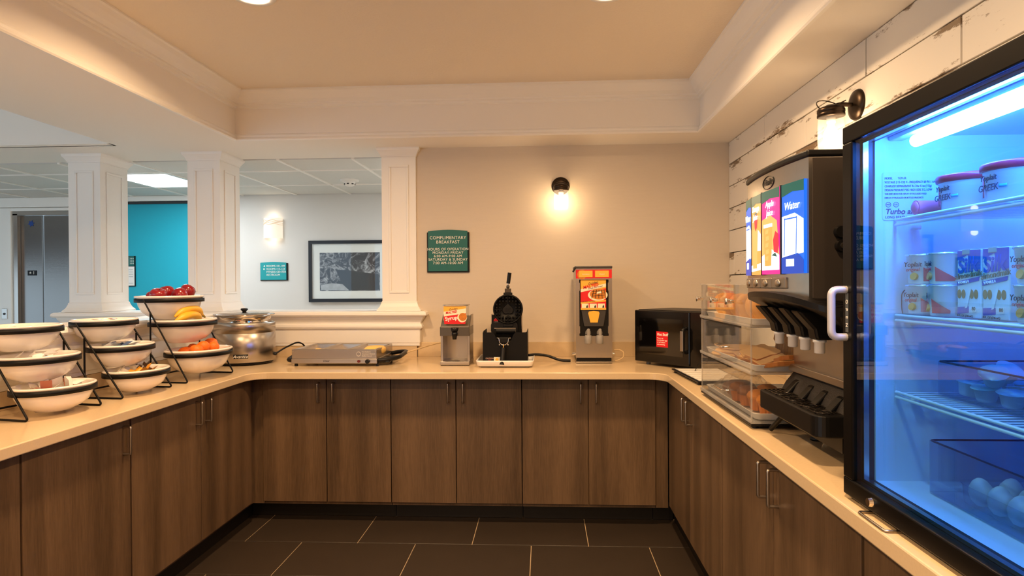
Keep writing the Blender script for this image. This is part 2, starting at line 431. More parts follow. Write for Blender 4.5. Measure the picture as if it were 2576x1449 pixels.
# ---- corridor: walls, tiled ceiling
FY = 6.44
wc = struct(MB().box(-3.4, .3, FY, FY + .12, 0, 2.42).build('wall_corridor', M_cwall))
wt = MB().box(-4.62, -3.4, FY + .02, FY + .12, 0, 2.42); wall_teal = struct(wt.build('wall_teal', M_teal))
MB().box(-4.62, -3.4, FY - .045, FY + .03, 2.322, 2.375).build('crown_strip', M_white, wall_teal, bevel=.006)
MB().box(-4.62, -3.4, FY - .005, FY + .03, 2.296, 2.322).build('header_dark_strip', mat('dark grey strip', '#2c2a2a', .5), wall_teal)  # dark strip below the crown
wall_elev = struct(MB().box(-8.1, -5.72, FY, FY + .12, 0, 2.42).build('wall_elevator', M_cwall))
struct(MB().box(-5.72, -4.62, FY, FY + .12, 2.235, 2.42).build('wall_elevator_header', M_cwall))
MB().box(-8.1, -4.63, FY - .05, FY, 2.272, 2.375).build('crown_strip', M_white, wall_elev, bevel=.006)
MB().box(-8.1, -5.83, FY - .02, FY, 1.09, 1.15).build('chair_rail', M_white, wall_elev, bevel=.006)
struct(MB().box(.3, .42, 4.5, 6.56, 0, 2.42).build('wall_corridor_end', M_cwall))
lw = MB(); lw.box(-8.1, -8.0, -1.6, 6.56, 0, .25); lw.box(-8.1, -8.0, -1.6, 6.56, 1.72, ZT); lw.box(-8.1, -8.0, 6.2, 6.56, .25, 1.72); lw.box(-8.1, -8.0, 2.9, 3.0, .25, 1.72); lw.box(-8.1, -8.0, -1.6, -.2, .25, 1.72)
struct(lw.build('wall_added_lobby', mat('taupe added lobby wall', '#8d8177', .7)))  # unseen wall with openings, added so the elevator doors reflect blue daylight low down
M_ctile = mat('mineral ceiling tile', '#dcdcd8', .9, var=.03, vscale=60, bump=.3, bscale=180)
cc = struct(MB().box(-8.1, .3, 4.65, FY + .1, 2.40, 2.46).build('ceiling', M_soff))
gb = MB(); GX = [-2.59 + .577 * k for k in range(-8, 6)]; GY = [4.655, 5.105, 5.84, FY]
for x in GX: gb.box(x - .011, x + .011, 4.65, FY, 2.368, 2.40)
for y in GY[1:3]: gb.box(-8.1, .3, y - .011, y + .011, 2.369, 2.40)
gb.build('ceiling_grid', M_white, cc)
_ct = {}
for i in range(len(GX) - 1):
    for j in range(3):
        x0, x1, y0, y1 = GX[i] + .008, GX[i + 1] - .008, GY[j] + .008, GY[j + 1] - .008
        if (abs(GX[i] + 3.744) < .02 or abs(GX[i] + .859) < .02) and j == 1: continue
        if j not in _ct:
            w, h = (x1 - x0) / 2, (y1 - y0) / 2
            t = MB().box(-w, w, -h, h, -.004, .01).build('ceiling_tile', M_ctile, cc); _ct[j] = t
        else: t = _ct[j].copy(); C.objects.link(t)
        t.location = ((x0 + x1) / 2, (y0 + y1) / 2, 2.380)

# ---- ceiling and wall lamps, including added ceiling lamps out of view
def can_light(x, y, label, watts=CAN_W):
    t = thing('recessed_ceiling_light', label, 'ceiling light', (x, y, ZT))
    MB().lathe([(.072, -.002), (.074, -.008), (.098, -.006), (.100, 0)], (x, y, ZT), 32).build('trim_ring', M_white, t)
    MB().lathe([(0, -.0035), (.074, -.0035)], (x, y, ZT), 32).build('lens', mat('warm lamp lens', (1, .9, .75), .5, emit=14, ecol=(1, .82, .6)), t)
    l = bpy.data.lights.new('can_lamp', 'AREA'); l.shape = 'DISK'; l.size = .14; l.energy = watts; l.color = WARM; l.spread = math.radians(157)
    o = bpy.data.objects.new('can_lamp', l); C.objects.link(o); o.parent = t; o.location = (0, 0, -.012)
can_light(-1.275, 2.70, 'round recessed ceiling lamp above the left run of bowls')
can_light(.285, 2.765, 'round recessed ceiling lamp above the right side of the aisle')
can_light(-1.275, .9, 'added unseen ceiling lamp over the entrance on the low wall side')  # this row is out of view, added to light the room
can_light(.285, .9, 'added unseen ceiling lamp over the entrance near the refrigerator')
can_light(-1.275, -.75, 'added unseen ceiling lamp behind the entrance on the low wall side')  # lamps added behind the camera to raise the general light level
can_light(.285, -.75, 'added unseen ceiling lamp behind the entrance on the plank wall side')

def jar_sconce(loc, rotz, label):
    """bronze wall lamp facing local -Y, glass jar below a screw lid; loc = centre of the wall plate"""
    t = thing('wall_sconce', label, 'wall lamp', loc, rotz)
    q = Matrix.Rotation(PI / 2, 3, 'X')
    MB().lathe([(0, .022), (.035, .020), (.058, .012), (.063, .003), (.063, 0)], (0, 0, 0), 32, mtx=q).build('wall_plate', M_bronze, t, world=False)
    MB().tube(fillet([(0, -.01, 0), (0, -.075, .004), (0, -.105, -.012)], .03), .009, 10).build('arm', M_bronze, t, world=False)
    y = -.105
    MB().lathe([(0, .0), (.020, 0), (.030, -.006), (.048, -.012), (.052, -.020), (.052, -.030), (.049, -.032), (.052, -.036), (.052, -.046), (.0, -.046)], (0, y, 0), 28).build('jar_lid', M_bronze, t, world=False)
    MB().tube([(.053 * math.cos(a), y + .053 * math.sin(a), -.012 + .028 * abs(math.sin(a * 1))) for a in [2 * PI * k / 24 for k in range(24)]], .0022, 6, True).build('wire_bail', M_bronze, t, world=False)
    MB().lathe([(.047, -.046), (.050, -.060), (.050, -.165), (.047, -.172)], (0, y, 0), 28).build('glass_jar', M_glass, t, world=False)
    MB().lathe([(.0, -.046), (.017, -.046), (.017, -.072), (.0, -.072)], (0, y, 0), 16).build('socket', M_white_pl, t, world=False)
    MB().lathe([(.011, -.072), (.013, -.085), (.024, -.105), (.029, -.125), (.026, -.143), (.016, -.154), (0, -.158)], (0, y, 0), 20).build('bulb', mat('glowing bulb', (1, .8, .55), .5, emit=BULB_E, ecol=(1, .70, .40)), t, world=False)
jar_sconce((.121, 4.359, 2.098), 0, 'bronze wall lamp with lit bulb in a glass jar on the beige wall')
jar_sconce((1.273, 2.60, 2.135), -PI / 2, 'bronze jar wall lamp on the white plank wall above the juice machine')

# ================================================================== CABINETS AND COUNTERTOP
def cabinet(side, bounds, handles, label, far=None):
    """side: 'back' | 'left' | 'right'; bounds: door edges along the run; handles: -1 / +1 = which edge of each door carries the pull"""
    a0, a1 = bounds[0], bounds[-1]; D0, D1 = .126, .868
    if side == 'back': P = lambda a, d, z: (a, 3.66 + d, z); depth = .64; toe = .115
    elif side == 'left': P = lambda a, d, z: (-1.74 - d, a, z); depth = .44; toe = .07
    else: P = lambda a, d, z: (.72 + d, a, z); depth = .54; toe = .05
    def bx(mb, u0, u1, d0, d1, z0, z1):
        p, q = P(u0, d0, z0), P(u1, d1, z1); mb.box(p[0], q[0], p[1], q[1], z0, z1); return mb
    base = P((a0 + a1) / 2, depth / 2, 0)
    t = thing('base_cabinet', label, 'cabinet', base, 0, 'walnut base cabinets under the counter')
    bx(MB(), a0 + .002, a1 - .002, .021, depth, .105, .872).build('carcass', M_wood, t)
    bx(MB(), a0 + .002, a1 - .002, toe, depth, 0, .104).build('toe_kick', M_toe, t)
    if far:
        bx(MB(), far[0], far[1], .022, depth * .5, .105, .872).build('filler_panel', M_wood, t)
        bx(MB(), far[2], far[3], toe, depth * .5, 0, .104).build('toe_kick', M_toe, t)
    for i in range(len(bounds) - 1):
        u0, u1 = bounds[i] + .0025, bounds[i + 1] - .0025
        d = bx(MB(), u0, u1, 0, .02, D0, D1).build('door', M_wood, t, bevel=.0012, seg=1)
        if handles[i] == 0: continue
        hu = (u0 + .042) if handles[i] < 0 else (u1 - .042); r = .0055
        path = [P(hu, -.0, .838), P(hu, -.032, .838), P(hu, -.032, .725), P(hu, -.0, .725)]
        MB().tube(fillet(path, .008, 4), r, 8).build('handle', M_nickel, d)
    return t
bd = [-1.6886 + .3889 * k for k in range(7)]
cabinet('back', bd[0:3], (1, -1), 'walnut two-door base cabinet under the buffet warmer', far=(-1.765, -1.69, -1.808, -1.687))
cabinet('back', bd[2:5], (1, -1), 'walnut two-door base cabinet under the syrup dispenser and waffle iron')
cabinet('back', bd[4:7], (1, -1), 'walnut two-door base cabinet under the batter dispenser', far=(.646, .718, .645, .764))
cabinet('left', [2.543, 3.078, 3.623], (1, -1), 'walnut two-door base cabinet under the fruit bowl stand', far=(3.624, 3.68, 3.622, 3.79))
cabinet('left', [1.99, 2.537], (1,), 'walnut single-door base cabinet under the first packet bowl stand')
cabinet('left', [.9, 1.445, 1.985], (1, -1), 'walnut base cabinet at the open end below the low wall')
cabinet('right', [2.582, 3.129, 3.66], (1, -1), 'walnut two-door base cabinet below the clear bread case', far=(3.661, 3.682, 3.658, 3.77))
cabinet('right', [1.459, 2.009, 2.574], (1, -1), 'walnut two-door base cabinet below the juice machine')
cabinet('right', [.45, .9, 1.450], (1, -1), 'walnut two-door base cabinet below the refrigerator')

R = .10
inner = [(-1.694, .3)] + [(-1.694 + R - R * math.cos(math.radians(a)), 3.549 - R + R * math.sin(math.radians(a))) for a in range(0, 91, 10)] \
      + [(.675 - R + R * math.sin(math.radians(a)), 3.549 - R + R * math.cos(math.radians(a))) for a in range(0, 91, 10)] + [(.675, .3)]
outer = [(1.273, .3), (1.273, 4.359), (-.885, 4.359), (-.885, 4.329), (-2.223, 4.329), (-2.223, .3)]
ct = thing('countertop', 'glossy beige quartz U-shaped countertop running round three sides', 'countertop', (-.3, 4.0, .874))
MB().prism(inner + outer, 'z', .874, CT).build('slab', M_quartz, ct, bevel=.004)
for (bx0, bx1, by0, by1, bz, lb) in ((-.885, 1.273, 4.338, 4.359, 1.015, 'beige quartz backsplash strip below the beige wall'), (-2.208, -.887, 4.316, 4.329, .991, 'beige quartz backsplash strip behind the buffet warmer under the low wall'),
        (-2.223, -2.209, .3, 4.316, .991, 'beige quartz backsplash strip behind the bowl stands'), (1.255, 1.273, .3, 4.336, 1.015, 'beige quartz backsplash strip along the plank wall')):
    obj('backsplash', MB().box(bx0, bx1, by0, by1, CT, bz), M_quartz, lb, 'backsplash', org=((bx0 + bx1) / 2, (by0 + by1) / 2, CT), bevel=.0015)

# ================================================================== SIGNS, PICTURE, CORRIDOR FITTINGS
M_sign = mat('teal sign face', '#12645f', .45); M_sign2 = mat('bright teal sign face', '#0f9aa0', .45); M_let = mat('white lettering', '#f3efe6', .6)
t = thing('breakfast_sign', 'teal wall sign with breakfast hours in white capitals', 'sign', (-.668, 4.36, 1.503))
MB().box(-.817, -.519, 4.348, 4.3595, 1.503, 1.785).build('backing', M_black, t, bevel=.002)
MB().prism([(-.808, 1.512), (-.530, 1.512), (-.530, 1.792)] + [(-.530 - .278 * k / 8, 1.792 + .010 * math.sin(PI * k / 8)) for k in range(1, 8)] + [(-.808, 1.792)], 'y', 4.340, 4.3475).build('face', M_sign, t, bevel=.001, seg=1)
for i, (s, z, h) in enumerate((('COMPLIMENTARY', 1.745, .030), ('BREAKFAST', 1.715, .030), ('HOURS OF OPERATION', 1.665, .0255), ('MONDAY-FRIDAY', 1.641, .0255), ('6:00 AM-9:00 AM', 1.617, .0255), ('SATURDAY & SUNDAY', 1.593, .0255), ('7:00 AM-10:00 AM', 1.569, .0255))):
    text(s, h, M_let, t, (-.668, 4.3395, z), spacing=1.08)
t = thing('room_sign', 'small teal directional sign listing room numbers on the corridor wall', 'sign', (-2.83, FY, 1.472))
MB().box(-2.978, -2.683, FY - .012, FY, 1.472, 1.655).build('backing', M_black, t, bevel=.002)
MB().prism([(-2.972, 1.479), (-2.697, 1.479), (-2.697, 1.660)] + [(-2.697 - .275 * k / 8, 1.660 + .008 * math.sin(PI * k / 8)) for k in range(1, 8)] + [(-2.972, 1.660)], 'y', FY - .02, FY - .0125).build('face', M_sign2, t)
for s, z in (('ROOMS 101-109', 1.624), ('ROOMS 115-123', 1.593), ('FITNESS CENTER', 1.562), ('RESTROOM', 1.531)):
    text(s, .028, M_let, t, (-2.908, FY - .0205, z), align='LEFT')
for z, s in ((1.624, 1), (1.593, -1)):
    x = -2.932; MB().prism([(x - .010 * s, z + .002), (x, z + .002), (x - .001 * s, z + .009), (x + .003 * s, z + .009), (x + .011 * s, z), (x + .003 * s, z - .009), (x - .001 * s, z - .009), (x, z - .002), (x - .010 * s, z - .002)], 'y', FY - .021, FY - .0200).build('arrow', M_let, t)

def pic_mat():
    m = bpy.data.materials.new('river rocks photograph'); m.use_nodes = True; N = m.node_tree.nodes; L = m.node_tree.links; b = N['Principled BSDF']; b.inputs['Roughness'].default_value = .35
    g = N.new('ShaderNodeTexCoord'); n = N.new('ShaderNodeTexNoise'); n.inputs['Scale'].default_value = 9; n.inputs['Detail'].default_value = 12; n.inputs['Roughness'].default_value = .72; n.inputs['Distortion'].default_value = 1.6
    L.new(g.outputs['Object'], n.inputs['Vector'])
    cr = N.new('ShaderNodeValToRGB'); e = cr.color_ramp.elements; e[0].position = .47; e[0].color = (.012, .014, .022, 1); e[1].position = .66; e[1].color = (.55, .58, .62, 1)
    L.new(n.outputs['Fac'], cr.inputs[0]); L.new(cr.outputs[0], b.inputs['Base Color']); return m
t = thing('framed_picture', 'black framed dark river photograph with white mat on the corridor wall', 'picture', (-1.95, FY, 1.244))
x0, x1, z0, z1 = -2.455, -1.45, 1.244, 1.886; w = .034
fr = MB(); fr.box(x0, x1, FY - .03, FY, z0, z0 + w); fr.box(x0, x1, FY - .03, FY, z1 - w, z1); fr.box(x0, x0 + w, FY - .03, FY, z0 + w, z1 - w); fr.box(x1 - w, x1, FY - .03, FY, z0 + w, z1 - w)
fr.build('frame', mat('black picture frame', '#12141c', .3), t)
MB().box(x0 + w, x1 - w, FY - .012, FY - .002, z0 + w, z1 - w).build('mat_board', mat('white mat board', '#e4e8e4', .8), t)
ph = MB().box(-.319, .319, -.0005, .0005, -.2, .2).build('photograph', pic_mat(), t, world=False); ph.location = (-2.022 + 1.95, -.0128, 1.56 - 1.244)
rk = MB()
random.seed(3)
MB().prism([(-2.14, 1.40), (-2.16, 1.45), (-2.12, 1.47), (-2.15, 1.53), (-2.17, 1.585), (-2.0, 1.57), (-1.72, 1.53), (-1.705, 1.37), (-1.9, 1.365), (-2.05, 1.37)], 'y', FY - .0138, FY - .0134).build('dark_pool', mat('dark printed water', '#1b2029', .35, var=.4, vscale=14), t)
MB().prism([(-2.33, 1.37), (-2.33, 1.42), (-2.22, 1.44), (-2.1, 1.43), (-2.03, 1.365)], 'y', FY - .0142, FY - .0139).build('pale_boulder', mat('pale printed rock', '#a7adb2', .35, var=.5, vscale=22), t)
MB().box(x0 + w, x1 - w, FY - .020, FY - .018, z0 + w, z1 - w).build('glazing', glassy('picture glass', (1, 1, 1), 1.45), t)

t = thing('wave_sconce', 'white paper-like wall lamp with wavy lines glowing on the corridor wall', 'wall lamp', (-2.835, FY, 1.914))
MB().box(-2.935, -2.737, FY - .012, FY, 1.925, 2.115).build('back_plate', M_white_pl, t)
sh = [(-2.938 + .206 * k / 14, FY - .012 - .085 * math.sin(PI * k / 14) ** .7) for k in range(15)]
vs = [(x, y, 1.914) for x, y in sh] + [(x, y, 2.125) for x, y in sh]
M_shade = mat('glowing lamp shade', (.62, .58, .52), .6, emit=.62, ecol=(1, .84, .64))
MB().add(vs, [(k, k + 1, k + 16, k + 15) for k in range(14)], True).build('shade', M_shade, t)
for j in range(4):
    MB().tube([(x, y - .002, 2.098 - .013 * j + .006 * math.sin(k * .9 + j * 1.7)) for k, (x, y) in enumerate(sh)], .0022, 5).build('wavy_band', mat('shade relief line', (.5, .4, .3), .6, emit=.25, ecol=(1, .70, .42)), t)
for z, s in ((1.93, -1), (2.11, 1)):
    l = bpy.data.lights.new('sconce_lamp', 'POINT'); l.energy = .22; l.color = (1, .8, .58); l.shadow_soft_size = .03
    o = bpy.data.objects.new('sconce_lamp', l); C.objects.link(o); o.parent = t; o.location = (0, -.05, z - 1.914 + s * .03)

def light_panel(px0, px1, py0, py1, label):
    t = thing('ceiling_light_panel', label, 'ceiling light', ((px0 + px1) / 2, (py0 + py1) / 2, 2.38))
    MB().box(px0 + .02, px1 - .02, py0 + .02, py1 - .02, 2.372, 2.378).build('diffuser', mat('lit diffuser', (1, 1, 1), .5, emit=PANEL_E, ecol=(.93, .98, 1)), t)
    fr = MB(); fr.box(px0, px1, py0, py0 + .02, 2.368, 2.382); fr.box(px0, px1, py1 - .02, py1, 2.368, 2.382); fr.box(px0, px0 + .02, py0 + .02, py1 - .02, 2.368, 2.382); fr.box(px1 - .02, px1, py0 + .02, py1 - .02, 2.368, 2.382)
    fr.build('frame', M_white, t)
light_panel(-3.733, -3.178, 5.116, 5.829, 'square lit ceiling panel in front of the teal wall')
light_panel(-.848, -.293, 5.116, 5.829, 'added unseen lit ceiling panel at the corridor end behind the beige wall')  # hidden panel added to brighten the corridor
t = thing('smoke_detector', 'round white smoke detector on a corridor ceiling tile', 'smoke detector', (-1.757, 5.60, 2.376))
MB().lathe([(.085, 0), (.085, -.012), (.06, -.02), (0, -.02)], (-1.757, 5.60, 2.376), 28).build('base', M_white_pl, t)
MB().lathe([(.052, -.02), (.050, -.03), (.044, -.048), (.03, -.058), (0, -.06)], (-1.757, 5.60, 2.376), 28).build('dome', M_white_pl, t)
for k in range(7):
    a = 2 * PI * k / 7 + .2; MB().box(-.009, .009, -.003, .003, -.006, .006).build('vent_slot', M_dkgrey, t, world=False); o = C.objects[-1]
    o.location = (.0475 * math.cos(a), .0475 * math.sin(a), -.04); o.rotation_euler = (0, 0, a + PI / 2)

M_elev = mat('brushed elevator steel', '#8f8b87', .24, 1.0, bump=.04, bscale=300, stretch=(.02, 1, 1))
t = thing('elevator', 'brushed steel elevator doors in a white casing across the corridor', 'elevator', (-5.17, FY, 0))
MB().box(-5.640, -5.402, FY + .035, FY + .06, 0, 2.19).build('door_panel', M_elev, t, bevel=.003)
MB().box(-5.392, -4.70, FY + .045, FY + .07, 0, 2.19).build('door_panel', M_elev, t, bevel=.003)
jb = MB(); jb.box(-5.695, -5.642, FY - .01, FY + .09, 0, 2.205); jb.box(-4.70, -4.645, FY - .01, FY + .09, 0, 2.205); jb.box(-5.695, -4.645, FY - .01, FY + .09, 2.192, 2.232)
jb.build('steel_jamb', M_steel, t)
cs = MB(); cs.box(-5.84, -5.70, FY - .03, FY, 0, 2.268); cs.box(-4.64, -4.622, FY - .03, FY, 0, 2.268); cs.box(-5.70, -4.64, FY - .03, FY, 2.234, 2.268)
cs.build('casing', M_white, t, bevel=.006)
MB().box(-5.566, -5.468, FY + .030, FY + .0345, 1.545, 1.598).build('floor_number_plate', M_black, t)
text('1', .05, M_let, t, (-5.497, FY + .0295, 1.572)); text('★', .034, M_let, t, (-5.535, FY + .0295, 1.572))
st = [(.038 * (1 if k % 2 == 0 else .52) * math.cos(k * PI / 6 + .2) - 5.522, .038 * (1 if k % 2 == 0 else .52) * math.sin(k * PI / 6 + .2) + 2.105) for k in range(12)]
MB().prism(st, 'y', FY + .0315, FY + .0345).build('medical_star_decal', mat('blue decal', '#0d3f8f', .5), t)
t = thing('call_button_plate', 'small steel elevator call button plate on the casing edge', 'switch', (-5.775, FY - .03, 1.08))
MB().box(-5.805, -5.745, FY - .036, FY - .0305, 1.08, 1.19).build('plate', M_steel, t, bevel=.002)
MB().cyl((-5.775, FY - .036, 1.135), (-5.775, FY - .041, 1.135), .012).build('button', M_dkgrey, t)
t = thing('door_sign', 'tactile room sign in teal and white on the bright teal wall', 'sign', (-4.42, FY + .02, 1.42))
MB().box(-4.50, -4.352, FY + .01, FY + .0195, 1.42, 1.745).build('backing', M_black, t)
MB().box(-4.496, -4.362, FY + .005, FY + .0095, 1.64, 1.742).build('upper_plate', M_sign, t)
MB().box(-4.496, -4.360, FY + .003, FY + .0095, 1.428, 1.632).build('insert_card', M_white_pl, t)
for z in (1.715, 1.69, 1.665): text('3 0 8', .022, M_let, t, (-4.386, FY + .0045, z))
for z in (1.60, 1.575, 1.55, 1.525, 1.455): text('oooooo', .014, mat('grey print', '#70757a', .7), t, (-4.395, FY + .0025, z))

# ================================================================== TIERED BOWL STANDS ON THE LEFT COUNTER
def ring_pts(L, Wd, n=40): return [(Wd / 2 * math.cos(2 * PI * k / n), L / 2 * math.sin(2 * PI * k / n)) for k in range(n)]
def wire_stand(loc, rotz, L, tiers, top, vert, label):
    """local +x faces the aisle; tiers = [(x, z)], rings are ovals of length L along y"""
    t = thing('wire_bowl_stand', label, 'bowl stand', loc, rotz, 'tiered wire stands on the counter'); r = .0042
    Wd = L * .80
    for s in (-1, 1):
        y = s * L / 2
        path = [(vert[0], y, vert[1]), (vert[0], y, r), (0, y, r), (top[0], y, top[1])]
        MB().tube(fillet(path, .018, 5), r, 8).build('side_wire', M_blackm, t, world=False)
    MB().tube([(vert[0], -L / 2, .035), (vert[0], L / 2, .035)], r, 8).build('cross_wire', M_blackm, t, world=False)
    for (x, z) in tiers:
        pts = ring_pts(L - .008, Wd - .008); n = len(pts); h = .020; th = .004
        vs = []; fs = []
        for (a, b) in pts:
            d = math.hypot(a, b); k = 1 + th / d
            vs += [(x + a, b, z - h / 2), (x + a, b, z + h / 2), (x + a * k, b * k, z + h / 2), (x + a * k, b * k, z - h / 2)]
        for i in range(n):
            j = (i + 1) % n
            for q in range(4): fs.append((i * 4 + q, i * 4 + (q + 1) % 4, j * 4 + (q + 1) % 4, j * 4 + q))
        MB().add(vs, fs, True).build('ring_band', M_blackm, t, world=False)
    return t, Wd
_bowl = {}
def bowl(key, loc, rotz, L, Wd, D, label, group):
    """oval ceramic bowl, origin at its foot, rim at height D"""
    if key not in _bowl:
        P = [(0, .006), (.30, .004), (.36, 0), (.46, 0), (.50, .05), (.70, .16), (.84, .33), (.93, .56), (.965, .76), (.985, .90), (1.03, .91), (1.045, .95), (1.03, .99), (.99, 1.0), (.955, .985), (.93, .90), (.88, .60), (.76, .34), (.55, .18), (.3, .10), (0, .09)]
        mb = MB().lathe([(p, z * D) for p, z in P], (0, 0, 0), 40, Wd / 2, L / 2)
        o = mb.build('oval_bowl', M_ceramic); _bowl[key] = o
    else: o = _bowl[key].copy(); C.objects.link(o)
    o.location = loc; o.rotation_euler = (0, 0, rotz)
    return tag(o, label, 'bowl', group)
STANDS = []
def place_stand(front, L, tiers, top, vert, D, slabel, blabels):
    (xa, ya), (xb, yb) = front; rz = -math.atan2(xb - xa, yb - ya); cx, cy = (xa + xb) / 2, (ya + yb) / 2
    t, Wd = wire_stand((cx, cy, CT), rz, L, tiers, top, vert, slabel); out = []
    for (x, z), lb in zip(tiers, blabels):
        wx, wy = cx + x * math.cos(rz), cy + x * math.sin(rz); zb = CT + z - .80 * D
        bowl(L, (wx, wy, zb), rz, L - .016, Wd - .016, D, lb, 'oval ceramic bowls in the wire stands')
        out.append((wx, wy, zb + D, rz, Wd))
    return out
SM = [(-.063, .098), (-.142, .214), (-.230, .331)]
s1 = place_stand(((-1.92, 2.232), (-1.866, 2.539)), .318, SM, (-.238, .338), (-.195, .272), .104, 'black wire three-tier stand farthest from the fruit',
    ('white oval bowl of wrapped packets, lowest on the stand farthest from the fruit', 'white oval bowl of sugar packets, middle tier of the stand farthest from the fruit', 'white oval bowl topmost on the stand farthest from the fruit'))
s2 = place_stand(((-1.874, 2.694), (-1.846, 3.007)), .318, SM, (-.238, .338), (-.195, .272), .104, 'black wire three-tier stand between the packet bowls and the fruit stand',
    ('white oval bowl with yellow and brown packets, lowest on the middle stand', 'white oval bowl with silver and blue packets, second tier of the middle stand', 'white oval bowl with red jam packets, topmost on the middle stand'))
s3 = place_stand(((-1.837, 3.132), (-1.795, 3.524)), .392, [(-.077, .139), (-.170, .300), (-.250, .428)], (-.256, .436), (-.215, .364), .128, 'taller black wire three-tier stand holding fruit',
    ('white oval bowl holding oranges, lowest on the fruit stand', 'white oval bowl holding bananas, middle tier of the fruit stand', 'white oval bowl holding red apples, topmost on the fruit stand'))
# fruit
def loc_in(b, dx, dy, dz): return (b[0] + dx * math.cos(b[3]) - dy * math.sin(b[3]), b[1] + dx * math.sin(b[3]) + dy * math.cos(b[3]), b[2] + dz)
M_apple = mat('red apple skin', '#8a0c17', .22, var=.35, vscale=9, coat=.4)
M_stem = mat('fruit stem', '#3d2a16', .7)
ap = thing('apple', 'glossy red apple in the top bowl of the fruit stand', 'apple', (0, 0, 0), 0, 'red apples')
MB().lathe([(0, -.030), (.010, -.034), (.024, -.032), (.036, -.018), (.041, .004), (.039, .020), (.030, .031), (.018, .034), (.008, .029), (0, .024)], (0, 0, 0), 24).build('skin', M_apple, ap, world=False)
MB().tube([(0, 0, .024), (.003, 0, .036), (.007, .001, .042)], .0016, 6).build('stem', M_stem, ap, world=False)
b = s3[2]; first = True
for dx, dy, dz, tl in ((.005, -.100, .002, (.3, .2)), (-.055, .042, .014, (-.3, .1)), (.030, .100, .020, (.5, -.4)), (.052, .010, .000, (-.2, .6)), (-.060, -.048, -.010, (.1, .1)), (.0, -.032, -.070, (0, 0)), (.0, .058, -.068, (.2, 0))):
    if first: ap.location = loc_in(b, dx, dy, dz); ap.rotation_euler = (*tl, .3); first = False
    else: dup(ap, loc_in(b, dx, dy, dz), rot=(*tl, random.uniform(0, 6)))
M_banana = mat('banana peel', '#e6b02c', .45, var=.12, vscale=10)
def banana(loc, rz, tilt, label):
    t = thing('banana', label, 'banana', loc, rz); mb = MB(); n = 14; pts = []
    R_ = .13; vs = []; fs = []; sg = 8
    for i in range(n):
        a = -.75 + 1.5 * i / (n - 1); c = Vector((0, R_ * math.sin(a), R_ * math.cos(a) - R_ * .86)); u = i / (n - 1)
        r = .0185 * min(1, .28 + 3.2 * u, .30 + 3.2 * (1 - u)); tn = Vector((0, math.cos(a), -math.sin(a))); nn = Vector((0, math.sin(a), math.cos(a)))
        for k in range(sg): w = 2 * PI * k / sg; vs.append(tuple(c + Vector((1, 0, 0)) * r * math.cos(w) + nn * r * math.sin(w)))
    for i in range(n - 1):
        for k in range(sg): fs.append((i * sg + k, i * sg + (k + 1) % sg, i * sg + sg + (k + 1) % sg, i * sg + sg + k))
    mb.add(vs, fs, True); mb.add(vs[:sg] + vs[-sg:], [list(range(sg))[::-1], [i + sg for i in range(sg)]])
    mb.build('peel', M_banana, t, world=False, sub=1)
    a = .75; MB().cyl((0, R_ * math.sin(a), R_ * math.cos(a) - R_ * .86), (0, R_ * math.sin(a) + .022, R_ * math.cos(a) - R_ * .86 - .012), .0065, .0045, 8).build('stalk', mat('banana stalk', '#8f7a26', .6), t, world=False)
    t.rotation_euler = (tilt[0], tilt[1], rz); t.scale = (1.22, 1.22, 1.22); return t
b = s3[1]
banana(loc_in(b, .040, .00, .034), -.15, (0, .35), 'yellow banana lying over the front of its bowl')
banana(loc_in(b, -.008, .040, .040), .1, (.1, -.15), 'yellow banana in the middle of the bunch')
banana(loc_in(b, -.052, .085, .036), .35, (.0, -.5), 'yellow banana at the back of its bowl')
banana(loc_in(b, .058, -.03, .004), -.1, (0, .6), 'yellow banana lowest in the bowl against the rim')
M_or = mat('orange rind', '#f0700c', .42, bump=.5, bscale=220)
og = thing('orange', 'bright orange in the lowest bowl of the fruit stand', 'orange', (0, 0, 0), 0, 'oranges')
MB().lathe([(0, -.0305), (.012, -.030), (.024, -.023), (.033, -.009), (.035, .004), (.030, .018), (.018, .027), (.006, .0295), (0, .0285)], (0, 0, 0), 24).build('rind', M_or, og, world=False)
MB().ball((0, 0, .029), .0035, .0035, .0015, 8, 4).build('navel', mat('orange calyx', '#5d6b23', .7), og, world=False)
b = s3[0]; first = True
for dx, dy, dz in ((.045, -.085, -.004), (.030, -.008, .006), (.040, .062, -.002), (-.010, .118, .014), (-.055, .03, -.012), (-.05, -.05, -.02), (.0, .03, -.055)):
    if first: og.location = loc_in(b, dx, dy, dz); first = False
    else: dup(og, loc_in(b, dx, dy, dz), rot=(random.uniform(-.6, .6), random.uniform(-.6, .6), random.uniform(0, 6)))
